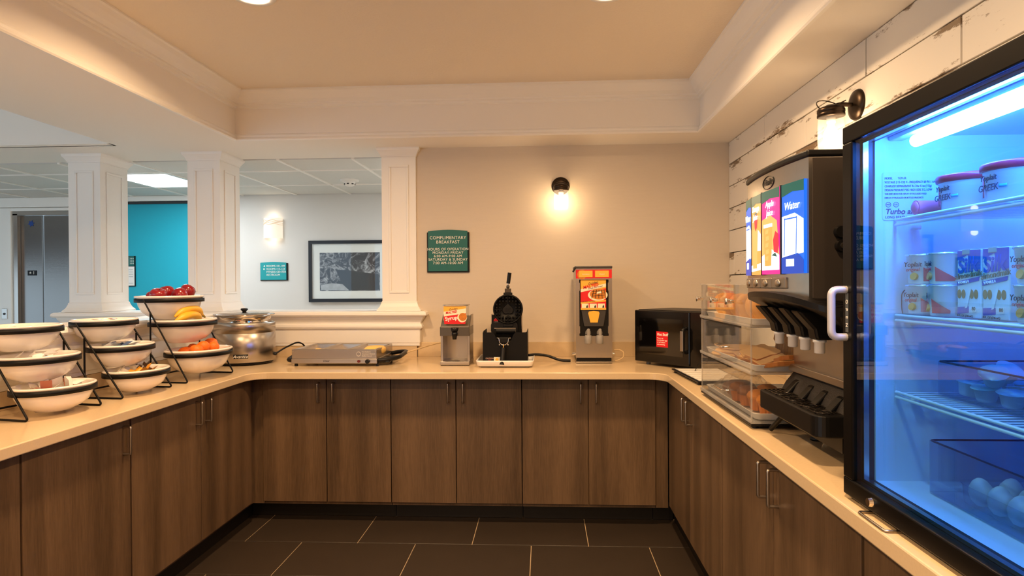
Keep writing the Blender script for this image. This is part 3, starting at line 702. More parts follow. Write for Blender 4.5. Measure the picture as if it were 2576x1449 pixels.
# packets
def packets(b, n, cols, cnames, size, label, group, lift, cat='packet', stand=.5, seed=1):
    rng = random.Random(seed); protos = {}
    for i in range(n):
        c = cols[i % len(cols)]; w, h = size; th = .0035
        if c not in protos:
            mb = MB(); nx, ny = 5, 4; vs = []; fs = []
            for sgn in (1, -1):
                for a in range(nx):
                    for q in range(ny):
                        e = (a in (0, nx - 1)) or (q in (0, ny - 1))
                        vs.append((-w / 2 + w * a / (nx - 1), -h / 2 + h * q / (ny - 1), sgn * (.0003 if e else th)))
            for sgn in (0, 1):
                o_ = sgn * nx * ny
                for a in range(nx - 1):
                    for q in range(ny - 1): fs.append((o_ + a * ny + q, o_ + (a + 1) * ny + q, o_ + (a + 1) * ny + q + 1, o_ + a * ny + q + 1))
            mb.add(vs, fs, True); o = mb.build('packet', mat('packet ' + c, c, .35)); protos[c] = o
        else: o = protos[c].copy(); C.objects.link(o)
        a = 2 * PI * i * .382; rr = (rng.random() ** .5) * .62
        dx, dy = rr * b[4] * .40 * math.cos(a), rr * b[4] * .50 * math.sin(a)
        o.location = loc_in(b, dx, dy, lift + rng.uniform(-.012, .008))
        o.rotation_euler = (rng.uniform(-stand, stand), rng.uniform(-stand, stand), rng.uniform(0, 6.3))
        tag(o, cnames[i % len(cols)] + ' ' + label, cat, group)
packets(s1[0], 16, ('#e8dfd6', '#d7cfc8', '#c97d63', '#efe9e2'), ('ivory', 'pale grey', 'terracotta', 'off-white'), (.065, .038), 'tea packet in the lowest bowl farthest from the fruit', 'tea packets', -.008, stand=1.2, seed=2)
packets(s1[1], 12, ('#f1ece6', '#e2dcd6', '#f5f1ec'), ('white', 'greyish', 'bright white'), (.062, .040), 'paper sugar packet in the middle bowl farthest from the fruit', 'sugar packets', -.012, stand=.7, seed=3)
packets(s1[2], 8, ('#f1ece6', '#dcb9a4'), ('white', 'peach'), (.055, .035), 'packet in the top bowl farthest from the fruit', 'pale packets', -.022, stand=.4, seed=4)
packets(s2[0], 14, ('#d8951d', '#5a3a1c', '#e3d9c8', '#a9720f', '#efe6d8'), ('golden yellow', 'dark brown', 'beige', 'ochre', 'cream'), (.060, .038), 'packet in the lowest bowl of the middle stand', 'coffee and honey packets', -.006, stand=.9, seed=5)
packets(s2[1], 12, ('#c9ced6', '#3f5a86', '#aab3bf', '#e7e9ec'), ('silver', 'blue', 'grey', 'white'), (.060, .040), 'foil packet in the second bowl of the middle stand', 'foil packets', -.006, stand=.6, seed=6)
packets(s2[2], 12, ('#b3342a', '#d9c3b6', '#c9482f', '#e8ded6'), ('dark red', 'pinkish', 'orange red', 'white'), (.042, .032), 'jam packet in the top bowl of the middle stand', 'jam packets', -.004, stand=.3, seed=7)

# ================================================================== SOUP WARMER
cx, cy = -1.955, 3.985
t = thing('soup_warmer', 'round stainless steel soup warmer with black lid knob', 'soup warmer', (cx, cy, CT))
MB().lathe([(0, .004), (.168, .004), (.176, .010), (.176, .022), (0, .022)], (cx, cy, CT), 40).build('base', M_black, t)
for k in range(4):
    a = PI / 4 + k * PI / 2; MB().cyl((cx + .14 * math.cos(a), cy + .14 * math.sin(a), CT), (cx + .14 * math.cos(a), cy + .14 * math.sin(a), CT + .01), .016, None, 10).build('foot', M_black, t)
MB().lathe([(.186, .020), (.190, .026), (.190, .198), (.187, .201), (.187, .206), (.190, .209), (.190, .262), (.186, .270), (.168, .273)], (cx, cy, CT), 56).build('body', M_steel, t)
MB().lathe([(.168, .266), (.166, .280), (.166, .308), (.182, .313), (.188, .318), (.186, .323), (.160, .321)], (cx, cy, CT), 56).build('inset_pot_rim', M_chrome, t)
MB().lathe([(.161, .321), (.150, .327), (.06, .331), (0, .332)], (cx, cy, CT), 48).build('lid', M_steel, t)
MB().lathe([(0, .331), (.012, .331), (.013, .340), (.022, .346), (.023, .354), (.018, .357), (0, .358)], (cx, cy, CT), 20).build('knob', M_black, t)
def curved_plate(name, cx, cy, r, a0, a1, z0, z1, th, m, t):
    n = 8; vs = []; fs = []
    for i in range(n + 1):
        a = math.radians(a0 + (a1 - a0) * i / n)
        for rr in (r, r + th):
            for z in (z0, z1): vs.append((cx + rr * math.cos(a), cy + rr * math.sin(a), z))
    for i in range(n):
        q = i * 4
        for a_, b_ in ((0, 1), (1, 3), (3, 2), (2, 0)): fs.append((q + a_, q + b_, q + 4 + b_, q + 4 + a_))
    fs += [(0, 1, 3, 2), (n * 4, n * 4 + 1, n * 4 + 3, n * 4 + 2)]
    return MB().add(vs, fs, True).build(name, m, t)
curved_plate('name_plate', cx, cy, .1905, -84, -58, CT + .048, CT + .074, .0015, M_black, t)
a = math.radians(-71); text('Avantco', .026, M_let, t, (cx + .1925 * math.cos(a), cy + .1925 * math.sin(a) - .002, CT + .061), rot=(PI / 2, 0, a + PI / 2), shear=.3)
MB().cyl((cx + .186, cy + .03, CT + .058), (cx + .200, cy + .03, CT + .058), .012, .010, 12).build('dial', M_black, t)
obj('power_cord', MB().tube(fillet([(-1.762, 4.00, CT + .055), (-1.72, 4.05, CT + .09), (-1.66, 4.13, CT + .125), (-1.645, 4.20, CT + .10), (-1.635, 4.22, CT + .05), (-1.63, 4.26, CT + .006)], .05, 6), .0055, 8), M_black, 'black cord arching from the soup warmer', 'cord', org=(-1.63, 4.26, CT))

# ================================================================== BUFFET WARMER
x0, x1, y0, y1 = -1.571, -1.036, 3.815, 4.215
t = thing('buffet_warmer', 'stainless steel buffet warmer with three food pans and black handles', 'buffet warmer', ((x0 + x1) / 2, (y0 + y1) / 2, CT))
for x in (x0 + .02, x1 - .0): 
    for y in (y0 + .02, y1 - .03): MB().box(x - .008, x + .008, y - .008, y + .008, CT, CT + .02).build('foot', M_black, t)
MB().box(x0 - .003, x1 + .003, y0 - .004, y1, CT + .018, CT + .047).build('heating_base', M_steelh, t, bevel=.003)
fr = MB(); z0, z1 = CT + .047, CT + .105
fr.box(x0, x1, y0, y0 + .004, z0, z1); fr.box(x0, x1, y1 - .004, y1, z0, z1); fr.box(x0, x0 + .004, y0 + .004, y1 - .004, z0, z1); fr.box(x1 - .004, x1, y0 + .004, y1 - .004, z0, z1)
fr.build('pan_frame', M_steelh, t, bevel=.0015)
pw = (x1 - x0 - .012) / 3
for k in range(3):
    a, b_ = x0 + .006 + k * pw, x0 + .006 + (k + 1) * pw
    mb = MB(); rings = []
    for (o, z) in ((0, z1 + .001), (.008, z1 + .001), (.012, z1 - .004), (.02, z0 + .008)): rings.append((o, z))
    vs = []; fs = []
    for (o, z) in rings: vs += [(a + .001 + o, y0 + .006 + o, z), (b_ - .001 - o, y0 + .006 + o, z), (b_ - .001 - o, y1 - .006 - o, z), (a + .001 + o, y1 - .006 - o, z)]
    for i in range(3):
        for q in range(4): q2 = (q + 1) % 4; fs.append((i * 4 + q, i * 4 + q2, i * 4 + 4 + q2, i * 4 + 4 + q))
    fs.append((12, 13, 14, 15)); mb.add(vs, fs).build('food_pan', M_steelh, t)
for s, xx in ((-1, x0), (1, x1)):
    p = fillet([(xx + s * .0, y0 + .03, CT + .034), (xx + s * .045, y0 + .05, CT + .034), (xx + s * (.045 + .07 * (s > 0)), y0 + .12, CT + .045), (xx + s * (.045 + .07 * (s > 0)), y1 - .06, CT + .058), (xx + s * .045, y1 - .03, CT + .050), (xx, y1 - .02, CT + .04)], .03, 5)
    MB().tube(p, .014, 8).build('handle', M_black, t)
MB().box(x1 + .004, x1 + .07, y0 + .04, y1 - .05, CT + .018, CT + .030).build('side_tray', M_black, t, bevel=.004)
MB().cyl((x1 - .11, y0 - .0045, CT + .0325), (x1 - .11, y0 - .012, CT + .0325), .009, None, 16).build('indicator_lamp', mat('red lens', '#5e1712', .2), t)
MB().cyl((x1 - .055, y0 - .0045, CT + .0325), (x1 - .055, y0 - .022, CT + .0325), .014, .012, 20).build('control_knob', M_black, t)
for x in (x0 + .008, x1 - .008):
    for z in (z0 + .012, z1 - .012): MB().ball((x, y0 - .0005, z), .0032, .002, .0032, 10, 6).build('rivet', M_chrome, t)
text('Oster', .017, M_black, t, (x0 + .22, y0 - .0047, CT + .034), shear=.25)
M_etch = mat('etched print', '#d9d4cc', .5)
MB().tube([(x1 - .113 + .013 * math.cos(k * PI / 12), y0 - .0008, z0 + .030 + .013 * math.sin(k * PI / 12)) for k in range(24)], .0012, 5, True).build('round_emblem', M_etch, t)
for i, s in enumerate(('Hot Buffet 8', 'Aluminum Channel', 'Buffet Channel')): text(s, .0105, M_etch, t, (x1 - .092, y0 - .0006, z0 + .043 - i * .0125), align='LEFT')
M_cheese = mat('pale yellow cheese', '#f0c468', .5); M_patty = mat('golden egg patty', '#e0a845', .6)
def patty(loc, rx, ry, h, label, m, rot=(0, 0, 0)):
    mb = MB().lathe([(0, 0), (.8, 0), (1, .35 * h), (.97, .8 * h), (.8, h), (0, h * 1.02)], (0, 0, 0), 20, rx, ry)
    mb.v = [(v[0], v[1], v[2]) for v in mb.v]; o = mb.build('egg_patty', m); o.location = loc; o.rotation_euler = rot; return tag(o, label, 'egg patty')
patty((-1.50, 3.92, CT + .058), .055, .065, .03, 'golden egg patty in the pan nearest the soup warmer', M_patty)
patty((-1.43, 3.93, CT + .060), .045, .075, .034, 'pale folded egg patty beside a golden one in a pan', M_cheese, (0, .2, .3))
patty((-1.155, 3.90, CT + .058), .050, .060, .034, 'golden egg patty in the pan beside the control knob', M_patty)
patty((-1.085, 3.95, CT + .062), .050, .100, .048, 'tall pale egg patty leaning in the pan beside the control knob', M_cheese, (0, .12, -.35))
obj('extension_cord', MB().tube(fillet([(-.93, 4.06, CT + .05), (-.90, 4.12, CT + .058), (-.80, 4.22, CT + .085), (-.72, 4.27, CT + .104), (-.66, 4.28, CT + .102), (-.56, 4.27, CT + .06), (-.52, 4.28, CT + .006)], .06, 6), .0048, 8), mat('cream cord', '#d9bd8f', .6), 'cream cord rising from the buffet warmer behind the syrup dispenser', 'cord', org=(-.52, 4.28, CT))

# ================================================================== SYRUP DISPENSER
X, Y = -.555, 3.85
t = thing('syrup_dispenser', 'small stainless syrup dispenser with clear printed jar and black spout', 'syrup dispenser', (X, Y + .11, CT))
MB().box(X - .092, X + .092, Y, Y + .24, CT + .003, CT + .026).build('base', M_steelh, t, bevel=.003)
MB().box(X - .088, X + .088, Y + .004, Y + .236, CT, CT + .003).build('base_gasket', M_black, t)
MB().lathe([(.0, .001), (.022, .001), (.026, .003), (.028, .0005)], (X - .0, Y + .045, CT + .026), 24).build('cup_ring', M_chrome, t)
for s in (-1, 1): MB().box(X + s * .092, X + s * .076, Y + .03, Y + .22, CT + .026, CT + .188).build('side_post', M_steel, t, bevel=.002)
MB().box(X - .076, X + .076, Y + .20, Y + .215, CT + .026, CT + .19).build('back_panel', M_steelh, t)
MB().box(X - .092, X + .092, Y + .004, Y + .23, CT + .184, CT + .240).build('front_hopper', mat('dark brushed steel', '#6d675f', .32, 1.0), t, bevel=.002)
for s in (-1, 1): MB().prism([(Y + .03, CT + .240), (Y + .23, CT + .240), (Y + .23, CT + .312), (Y + .13, CT + .312)], 'x', X + s * .086, X + s * .092).build('side_wing', M_steel, t)
MB().prism([(Y + .02, CT + .242), (Y + .16, CT + .30), (Y + .16, CT + .304), (Y + .02, CT + .246)], 'x', X - .085, X + .085).build('sloped_shelf', M_steelh, t)
jp = rrect(X - .075, X + .075, Y + .02, Y + .17, .03, 5)
mb = MB(); vs = []; fs = []; n = len(jp)
for (k, z) in ((.62, .236), (.80, .252), (.95, .275), (1, .30), (1, .372)):
    vs += [(X + (p[0] - X) * k, Y + .095 + (p[1] - Y - .095) * k, CT + z) for p in jp]
for i in range(4):
    for q in range(n): q2 = (q + 1) % n; fs.append((i * n + q, i * n + q2, (i + 1) * n + q2, (i + 1) * n + q))
mb.add(vs, fs, True).build('jar', glassy('amber clear jar', (.96, .93, .86), 1.45, .02, .08, (.9, .85, .75)), t)
MB().prism(rrect(X - .080, X + .080, Y + .012, Y + .178, .032, 5), 'z', CT + .372, CT + .377).build('jar_lid', M_steel, t, bevel=.001)
M_pr = mat('red print', '#d61a20', .4); M_py = mat('golden print', '#f3b340', .4); M_pw = mat('cream print', '#f3e6c8', .5); M_pd = mat('dark brown print', '#4a2a10', .5)
M_waf = mat('waffle print', '#c9781f', .5, var=.4, vscale=60)
yp = Y + .0195
MB().prism([(X - .070, CT + .28), (X + .070, CT + .28), (X + .070, CT + .368), (X - .070, CT + .368)], 'y', yp - .0006, yp).build('label_print', M_pw, t)
MB().prism([(X - .070, CT + .335), (X + .070, CT + .355), (X + .070, CT + .368), (X - .070, CT + .368)], 'y', yp - .0009, yp - .0006).build('gold_band', M_py, t)
MB().prism([(X - .066, CT + .258), (X + .066, CT + .258), (X + .070, CT + .325), (X - .070, CT + .305)], 'y', yp - .0012, yp - .0009).build('red_band', M_pr, t)
MB().cyl((X + .046, yp - .0012, CT + .298), (X + .046, yp - .0016, CT + .298), .030, None, 24).build('plate_print', M_pw, t)
MB().cyl((X + .050, yp - .0016, CT + .302), (X + .050, yp - .002, CT + .302), .025, None, 24).build('waffle_print', M_waf, t)
text('Syrup', .034, M_let, t, (X - .022, yp - .0017, CT + .293), rot=(PI / 2, -.14, 0), offset=.0008)
text('MALTED', .019, M_pr, t, (X - .022, yp - .0013, CT + .331), rot=(PI / 2, -.14, 0), shear=.2, offset=.0006)
text('Golden', .018, M_pd, t, (X - .010, yp - .0013, CT + .350), rot=(PI / 2, -.14, 0), shear=.2)
MB().lathe([(.0, .236), (.026, .236), (.020, .215), (.014, .205), (.0, .205)], (X, Y + .005, CT), 18).build('spout_collar', M_black, t)
MB().lathe([(0, .208), (.017, .206), (.017, .196), (.012, .165), (0, .165)], (X + .002, Y - .012, CT), 18).build('spout', M_black, t)
MB().box(X - .018, X - .002, Y - .018, Y + .0, CT + .212, CT + .238).build('lever', M_black, t, bevel=.004)

# ================================================================== WAFFLE IRON ON ITS TRAY
X = -.238
t = thing('serving_tray', 'white rimmed rectangular tray under the waffle iron', 'tray', (X, 3.93, CT))
def loft(mb, outline, rings, smooth=True, cap0=True, cap1=False, mi=None):
    """outline: plan points; rings: (grow, z)"""
    cx = sum(p[0] for p in outline) / len(outline); cy = sum(p[1] for p in outline) / len(outline); n = len(outline); vs = []; fs = []
    hx = max(p[0] for p in outline) - cx; hy = max(p[1] for p in outline) - cy
    for (g, z) in rings: vs += [(cx + (p[0] - cx) * (1 + g / hx), cy + (p[1] - cy) * (1 + g / hy), z) for p in outline]
    for i in range(len(rings) - 1):
        for q in range(n): q2 = (q + 1) % n; fs.append((i * n + q, i * n + q2, (i + 1) * n + q2, (i + 1) * n + q))
    if cap0: fs.append(list(range(n))[::-1])
    if cap1: fs.append([(len(rings) - 1) * n + q for q in range(n)])
    return mb.add(vs, fs, smooth, mi)
ol = rrect(X - .160, X + .160, 3.765, 4.115, .02)
loft(MB(), ol, [(0, CT + .006), (.008, CT + .012), (.014, CT + .036), (.016, CT + .042), (.012, CT + .043), (.009, CT + .038), (.002, CT + .014), (-.01, CT + .012)], cap1=True).build('dish', M_white_pl, t)
MB().prism(rrect(X - .150, X + .150, 3.775, 4.105, .02), 'z', CT, CT + .007).build('foot_ring', M_dkgrey, t)

Z = CT + .0135; fy = 3.815
t = thing('waffle_iron', 'black waffle iron standing open with round grid and two handles', 'waffle iron', (X, 3.95, Z))
x0, x1 = X - .138, X + .136; zt = CT + .215
prof = [(x0, Z), (x1, Z), (x1, zt), (x1 - .012, zt - .006), (X + .065, zt - .006), (X + .052, zt - .018), (X + .038, zt - .05), (X + .02, zt - .075), (X - .035, zt - .075), (X - .052, zt - .05), (X - .066, zt - .018), (X - .080, zt - .006), (x0 + .024, zt - .006), (x0 + .024, zt + .004), (x0, zt - .008)]
MB().prism(prof, 'y', fy, fy + .005).build('front_panel', M_blackm, t)
for s, xx in ((-1, x0), (1, x1)): MB().prism([(fy + .005, Z), (fy + .25, Z), (fy + .25, zt), (fy + .05, zt), (fy + .005, zt - .008)], 'x', xx, xx - s * .004).build('side_panel', M_blackm, t)
MB().box(x0 + .005, x1 - .005, fy + .01, fy + .25, Z, Z + .09).build('body', M_black, t, bevel=.004)
MB().box(X - .105, X + .092, 4.085, 4.15, Z, CT + .305).build('control_box', M_black, t, bevel=.002)
ed = MB(); bx = (X - .105, X + .092)
for (a, b_, c, d) in ((bx[0] - .003, bx[0] + .001, Z + .1, CT + .307), (bx[1] - .001, bx[1] + .003, Z + .1, CT + .307)): MB().box(a, b_, 4.080, 4.15, c, d).build('steel_edge', M_steel, t)
MB().box(bx[0], bx[1], 4.080, 4.084, CT + .304, CT + .307).build('steel_edge', M_steel, t)
MB().prism([(X - .092, CT + .262), (X - .062, CT + .262), (X - .060, CT + .276), (X - .076, CT + .284), (X - .090, CT + .274)], 'y', 4.0832, 4.0838).build('brand_mark', M_pr, t)
text('HOT', .013, M_let, t, (X - .078, 4.083, CT + .254)); MB().box(X + .05, X + .072, 4.0832, 4.0838, CT + .292, CT + .300).build('red_mark', M_pr, t)
# hinge and lower grid
MB().cyl((X - .062, fy + .11, zt - .005), (X + .060, fy + .11, zt - .005), .022, None, 18).build('hinge_barrel', M_black, t)
MB().box(X - .075, X + .060, fy + .095, fy + .105, zt + .010, zt + .015).build('hinge_strip', M_nickel, t)
MB().prism(rrect(X - .100, X + .068, CT + .19, CT + .262, .02), 'y', fy + .15, fy + .165).build('hinge_plate', M_black, t)
MB().lathe([(0, 0), (.090, 0), (.096, .006), (.096, .03), (0, .03)], (X, fy + .115, CT + .12), 36).build('lower_grid', M_blackm, t)
# open lid: round grid facing the aisle
lc = (X + .010, fy + .155, CT + .345)
q = Matrix.Rotation(PI / 2, 3, 'X')
MB().lathe([(0, -.02), (.088, -.02), (.095, -.014), (.095, .016), (.091, .020), (.086, .020), (.086, .008), (0, .008)], lc, 44, mtx=q).build('lid_grid', M_blackm, t)
yy = lc[1] - .009
for ix in range(-4, 4):
    for iz in range(-4, 4):
        gx, gz = (ix + .5) * .0205, (iz + .5) * .0205
        if math.hypot(gx, gz) < .079 and not (abs(gx) < .034 and abs(gz) < .036): MB().box(lc[0] + gx - .006, lc[0] + gx + .006, yy - .008, yy + .002, lc[2] + gz - .006, lc[2] + gz + .006).build('grid_stud', M_blackm, t, bevel=.002, seg=1)
for s in (-1, 1):
    MB().box(lc[0] + s * .036, lc[0] + s * .084, yy - .006, yy + .002, lc[2] - .002, lc[2] + .002).build('grid_bar', M_blackm, t)
    MB().box(lc[0] - .002, lc[0] + .002, yy - .006, yy + .002, lc[2] + s * .036, lc[2] + s * .084).build('grid_bar', M_blackm, t)
ht = [(0, .036), (-.012, .022), (-.029, .006), (-.034, -.008), (-.028, -.024), (-.014, -.030), (0, -.026), (.014, -.030), (.028, -.024), (.034, -.008), (.029, .006), (.012, .022)]
MB().prism([(lc[0] + a, lc[2] + b_) for a, b_ in ht], 'y', yy - .006, yy + .002).build('heart_emblem', M_black, t, bevel=.002)
text('GC', .03, M_blackm, t, (lc[0], yy - .0065, lc[2] - .006), ext=.001)
MB().box(lc[0] - .028, lc[0] + .028, lc[1] - .012, lc[1] + .012, lc[2] + .088, lc[2] + .106).build('lid_yoke', M_black, t, bevel=.003)
MB().box(lc[0] - .030, lc[0] + .032, lc[1] - .012, lc[1] + .012, lc[2] - .112, lc[2] - .088).build('lid_yoke', M_black, t, bevel=.003)
MB().box(lc[0] - .020, lc[0] + .020, lc[1] - .009, lc[1] + .009, lc[2] + .106, lc[2] + .132).build('bracket', mat('dark steel', '#5d554c', .35, 1.0), t, bevel=.002)
MB().ball((lc[0], lc[1], lc[2] + .142), .011, .010, .014).build('knuckle', M_dkgrey, t)
MB().cyl((lc[0] + .001, lc[1], lc[2] + .150), (lc[0] + .003, lc[1], lc[2] + .166), .004, None, 10).build('shank', M_chrome, t)
MB().tube([(lc[0] + .002, lc[1], lc[2] + .163), (lc[0] + .006, lc[1] - .001, lc[2] + .19), (lc[0] + .012, lc[1] - .004, lc[2] + .232)], .0125, 12).build('upper_handle', M_black, t)
# lower lever with grip
for s in (-1, 1): MB().tube(fillet([(X - .008 + s * .042, fy - .004, zt - .040), (X - .008 + s * .030, fy - .010, zt - .040), (X - .008 + s * .026, fy - .013, zt - .07), (X - .008 + s * .005, fy - .016, zt - .083)], .012, 4), .003, 6).build('lever_wire', M_chrome, t)
MB().box(X - .040, X + .022, fy - .006, fy + .03, zt - .074, zt - .036).build('latch_block', M_black, t, bevel=.006)
for s in (-1, 0, 1): MB().ball((X - .008 + s * .026, fy - .017, zt - .080), .005, .004, .005, 10, 6).build('bolt', M_chrome, t)
MB().cyl((X - .009, fy - .018, zt - .082), (X - .010, fy - .026, zt - .100), .0035, None, 10).build('lever_rod', mat('brass', '#b98d45', .3, 1.0), t)
MB().tube([(X - .010, fy - .026, zt - .099), (X - .013, fy - .040, zt - .150), (X - .018, fy - .056, zt - .198)], .0155, 12).build('lower_handle', M_black, t)
MB().box(x0 + .016, x0 + .066, fy - .0008, fy - .0001, Z + .004, Z + .044).build('caution_label', mat('black decal', '#0a0908', .5), t)
text('CAUTION', .011, mat('pale orange print', '#e8b49a', .5), t, (x0 + .042, fy - .001, Z + .036)); text('HOT', .008, M_pr, t, (x0 + .042, fy - .001, Z + .026))
MB().prism([(x0 + .032, Z + .006), (x0 + .050, Z + .006), (x0 + .054, Z + .020), (x0 + .049, Z + .020), (x0 + .046, Z + .012), (x0 + .034, Z + .010)], 'y', fy - .0012, fy - .0008).build('hand_symbol', M_pr, t)
MB().box(x0 + .068, x0 + .106, fy - .0008, fy - .0001, Z + .014, Z + .044).build('picture_label', M_pw, t)
MB().cyl((x0 + .087, fy - .0008, Z + .029), (x0 + .087, fy - .0013, Z + .029), .010, None, 12).build('label_symbol', M_py, t)
obj('appliance_cord', MB().tube(fillet([(-.100, 4.03, CT + .045), (-.055, 4.05, CT + .048), (.02, 4.06, CT + .040), (.10, 4.04, CT + .010), (.17, 4.04, CT + .008)], .05, 6), .0085, 8), M_black, 'thick black cord running from the waffle iron to the batter dispenser', 'cord', org=(.1, 4.04, CT))

# ================================================================== BATTER DISPENSER
x0, x1, y0, y1 = .202, .430, 3.965, 4.26; X = (x0 + x1) / 2
t = thing('batter_dispenser', 'tall stainless batter dispenser with waffle poster and two spouts', 'batter dispenser', (X, (y0 + y1) / 2, CT))
MB().box(x0, x1, y0 + .005, y1, CT + .004, CT + .012).build('base', M_steelh, t)
for x in (x0 + .01, x1 - .01): MB().box(x - .008, x + .008, y0 + .015, y0 + .035, CT, CT + .005).build('foot', M_black, t)
MB().box(x0, x1, y0, y0 + .004, CT + .004, CT + .012).build('drip_lip', M_chrome, t, bevel=.001)
MB().box(x0 + .004, x1 - .004, y0 + .02, y1 - .02, CT + .012, CT + .036).build('drip_recess', M_black, t)
cab = MB(); cab.box(x0, x0 + .022, y0, y1, CT + .036, CT + .60); cab.box(x1 - .022, x1, y0, y1, CT + .036, CT + .60); cab.box(x0 + .022, x1 - .022, y1 - .02, y1, CT + .036, CT + .60)
cab.box(x0 + .022, x1 - .022, y0, y1 - .02, CT + .036, CT + .174); cab.box(x0 + .022, x1 - .022, y0, y1 - .02, CT + .53, CT + .60)
cab.build('cabinet', M_steel, t)
MB().box(x0 - .004, x1 + .002, y0 - .010, y1, CT + .600, CT + .616).build('top_lid', mat('dark grey lid', '#3a3532', .4), t, bevel=.004)
MB().tube([(x0 - .002, y0 - .008, CT + .606), (x0 - .018, y0 - .012, CT + .578)], .006, 8).build('lid_hinge', M_black, t)
MB().box(x0 + .023, x1 - .023, y0 + .03, y0 + .04, CT + .176, CT + .529).build('recess_back', M_black, t)
for s, xx in ((1, x0 + .022), (-1, x1 - .022)):
    for z0, z1 in ((CT + .19, CT + .235), (CT + .46, CT + .51)): MB().box(xx, xx + s * .004, y0 - .002, y0 + .03, z0, z1).build('slide_clip', M_steel, t)
MB().prism([(X - .080, CT + .34), (X + .080, CT + .34), (X + .062, CT + .235), (X + .055, CT + .232), (X - .055, CT + .232), (X - .062, CT + .235)], 'y', y0 + .012, y0 + .03).build('hopper_cover', M_dkgrey, t, bevel=.004)
MB().prism([(X - .036, CT + .318), (X - .030, CT + .328), (X, CT + .332), (X + .030, CT + .328), (X + .036, CT + .318), (X + .024, CT + .258), (X - .022, CT + .258)], 'y', y0 + .0105, y0 + .012).build('orange_badge', M_py, t)
yb = y0 + .008
MB().box(X - .083, X + .077, yb, yb + .003, CT + .338, CT + .53).build('poster', M_py, t)
def flat(name, pts, k, m): return MB().prism([(X - .003 + a, CT + z) for a, z in pts], 'y', yb - .0004 * k - .0003, yb - .0004 * k).build(name, m, t)
flat('red_field', [(-.080, .352), (.080, .352), (.080, .475), (-.080, .455)], 1, M_pr)
flat('cream_band', [(-.080, .450), (.080, .485), (.080, .505), (-.080, .470)], 2, M_pw)
flat('gold_stripe', [(-.080, .388), (.020, .398), (.020, .406), (.080, .400), (.080, .392), (.0, .384), (-.080, .376)], 2, M_py)
for k in range(3): flat('step_card', [(-.074 + k * .051, .350), (-.030 + k * .051, .350), (-.030 + k * .051, .378), (-.074 + k * .051, .378)], 3, M_pw); flat('step_icon', [(-.046 + k * .051, .352), (-.034 + k * .051, .352), (-.038 + k * .051, .372), (-.044 + k * .051, .362)], 4, M_black)
flat('gold_footer', [(-.080, .338), (.080, .338), (.080, .348), (-.080, .348)], 2, M_py)
flat('plate_print', [(a, z) for a, z in [(.028 + .062 * math.cos(q_), .432 + .036 * math.sin(q_)) for q_ in [2 * PI * k / 28 for k in range(28)]] if True], 4, M_pw)
flat('waffle_print', [(min(.079, .036 + .058 * math.cos(q_)), .438 + .034 * math.sin(q_)) for q_ in [2 * PI * k / 28 for k in range(28)]], 5, M_waf)
for k in range(5): flat('waffle_line', [(-.012 + k * .022, .412), (-.008 + k * .022, .410), (.006 + k * .016, .464), (.002 + k * .016, .466)], 6, M_pd)
for k in range(3): flat('waffle_line', [(-.010, .424 + k * .014), (.070, .430 + k * .014), (.070, .433 + k * .014), (-.010, .427 + k * .014)], 6, M_pd)
flat('butter_print', [(.020, .440), (.052, .444), (.048, .456), (.024, .452)], 7, M_pw)
text('MALTED', .026, M_pr, t, (X - .020, yb - .0015, CT + .488), rot=(PI / 2, -.2, 0), shear=.25, offset=.0008)
text('Golden', .022, M_pd, t, (X - .005, yb - .0015, CT + .508), rot=(PI / 2, -.2, 0), shear=.25)
text('Simply the Finest!', .013, M_pd, t, (X + .010, yb - .0018, CT + .480), rot=(PI / 2, -.2, 0), shear=.25)
text('Waffle Maker Instructions', .0085, M_pd, t, (X - .036, yb - .0018, CT + .391), rot=(PI / 2, -.05, 0), shear=.2)
MB().box(x0 + .001, x1 - .001, y0 - .001, y0 - .0001, CT + .537, CT + .593).build('header_strip', M_pr, t)
MB().cyl((x0 + .04, y0 - .001, CT + .562), (x0 + .04, y0 - .0014, CT + .562), .03, None, 20).build('waffle_print', M_waf, t)
for a, b_, s in ((x0 + .022, x0 + .106, 'Strawberry'), (x0 + .122, x0 + .208, 'Original')):
    MB().box(a, b_, y0 - .003, y0 - .0016, CT + .546, CT + .586).build('flavour_card', M_py, t); text(s, .010, M_let, t, ((a + b_) / 2, y0 - .0034, CT + .564))
for xx in (X - .038, X + .034):
    MB().lathe([(0, .126), (.020, .126), (.022, .130), (.022, .176), (.018, .180), (0, .182)], (xx, y0 - .016, CT), 20).build('spout', M_grey_pl, t)
    MB().lathe([(0, .182), (.019, .184), (.018, .20), (.010, .214), (0, .216)], (xx, y0 - .006, CT), 18).build('spout_cap', glassy('smoky spout plastic', (.75, .73, .7), 1.45, .1, .3, (.5, .48, .45)), t)
    MB().prism(rrect(xx - .008, xx + .010, CT + .172, CT + .222, .007), 'y', y0 - .034, y0 - .026).build('lever', M_grey_pl, t, bevel=.003)
for s, xx in ((-1, x0), (1, x1)): MB().cyl((xx, y0 + .06, CT + .055), (xx + s * .022, y0 + .06, CT + .052), .011, .009, 12).build('plug_socket', M_chrome, t)
obj('looped_cord', MB().tube(fillet([(.452, 4.02, CT + .010), (.475, 4.03, CT + .012), (.510, 4.04, CT + .030), (.512, 4.05, CT + .062), (.49, 4.06, CT + .076), (.452, 4.06, CT + .076)], .03, 6), .004, 8), mat('cream cord', '#d9bd8f', .6), 'cream cord looping beside the batter dispenser', 'cord', org=(.48, 4.04, CT))

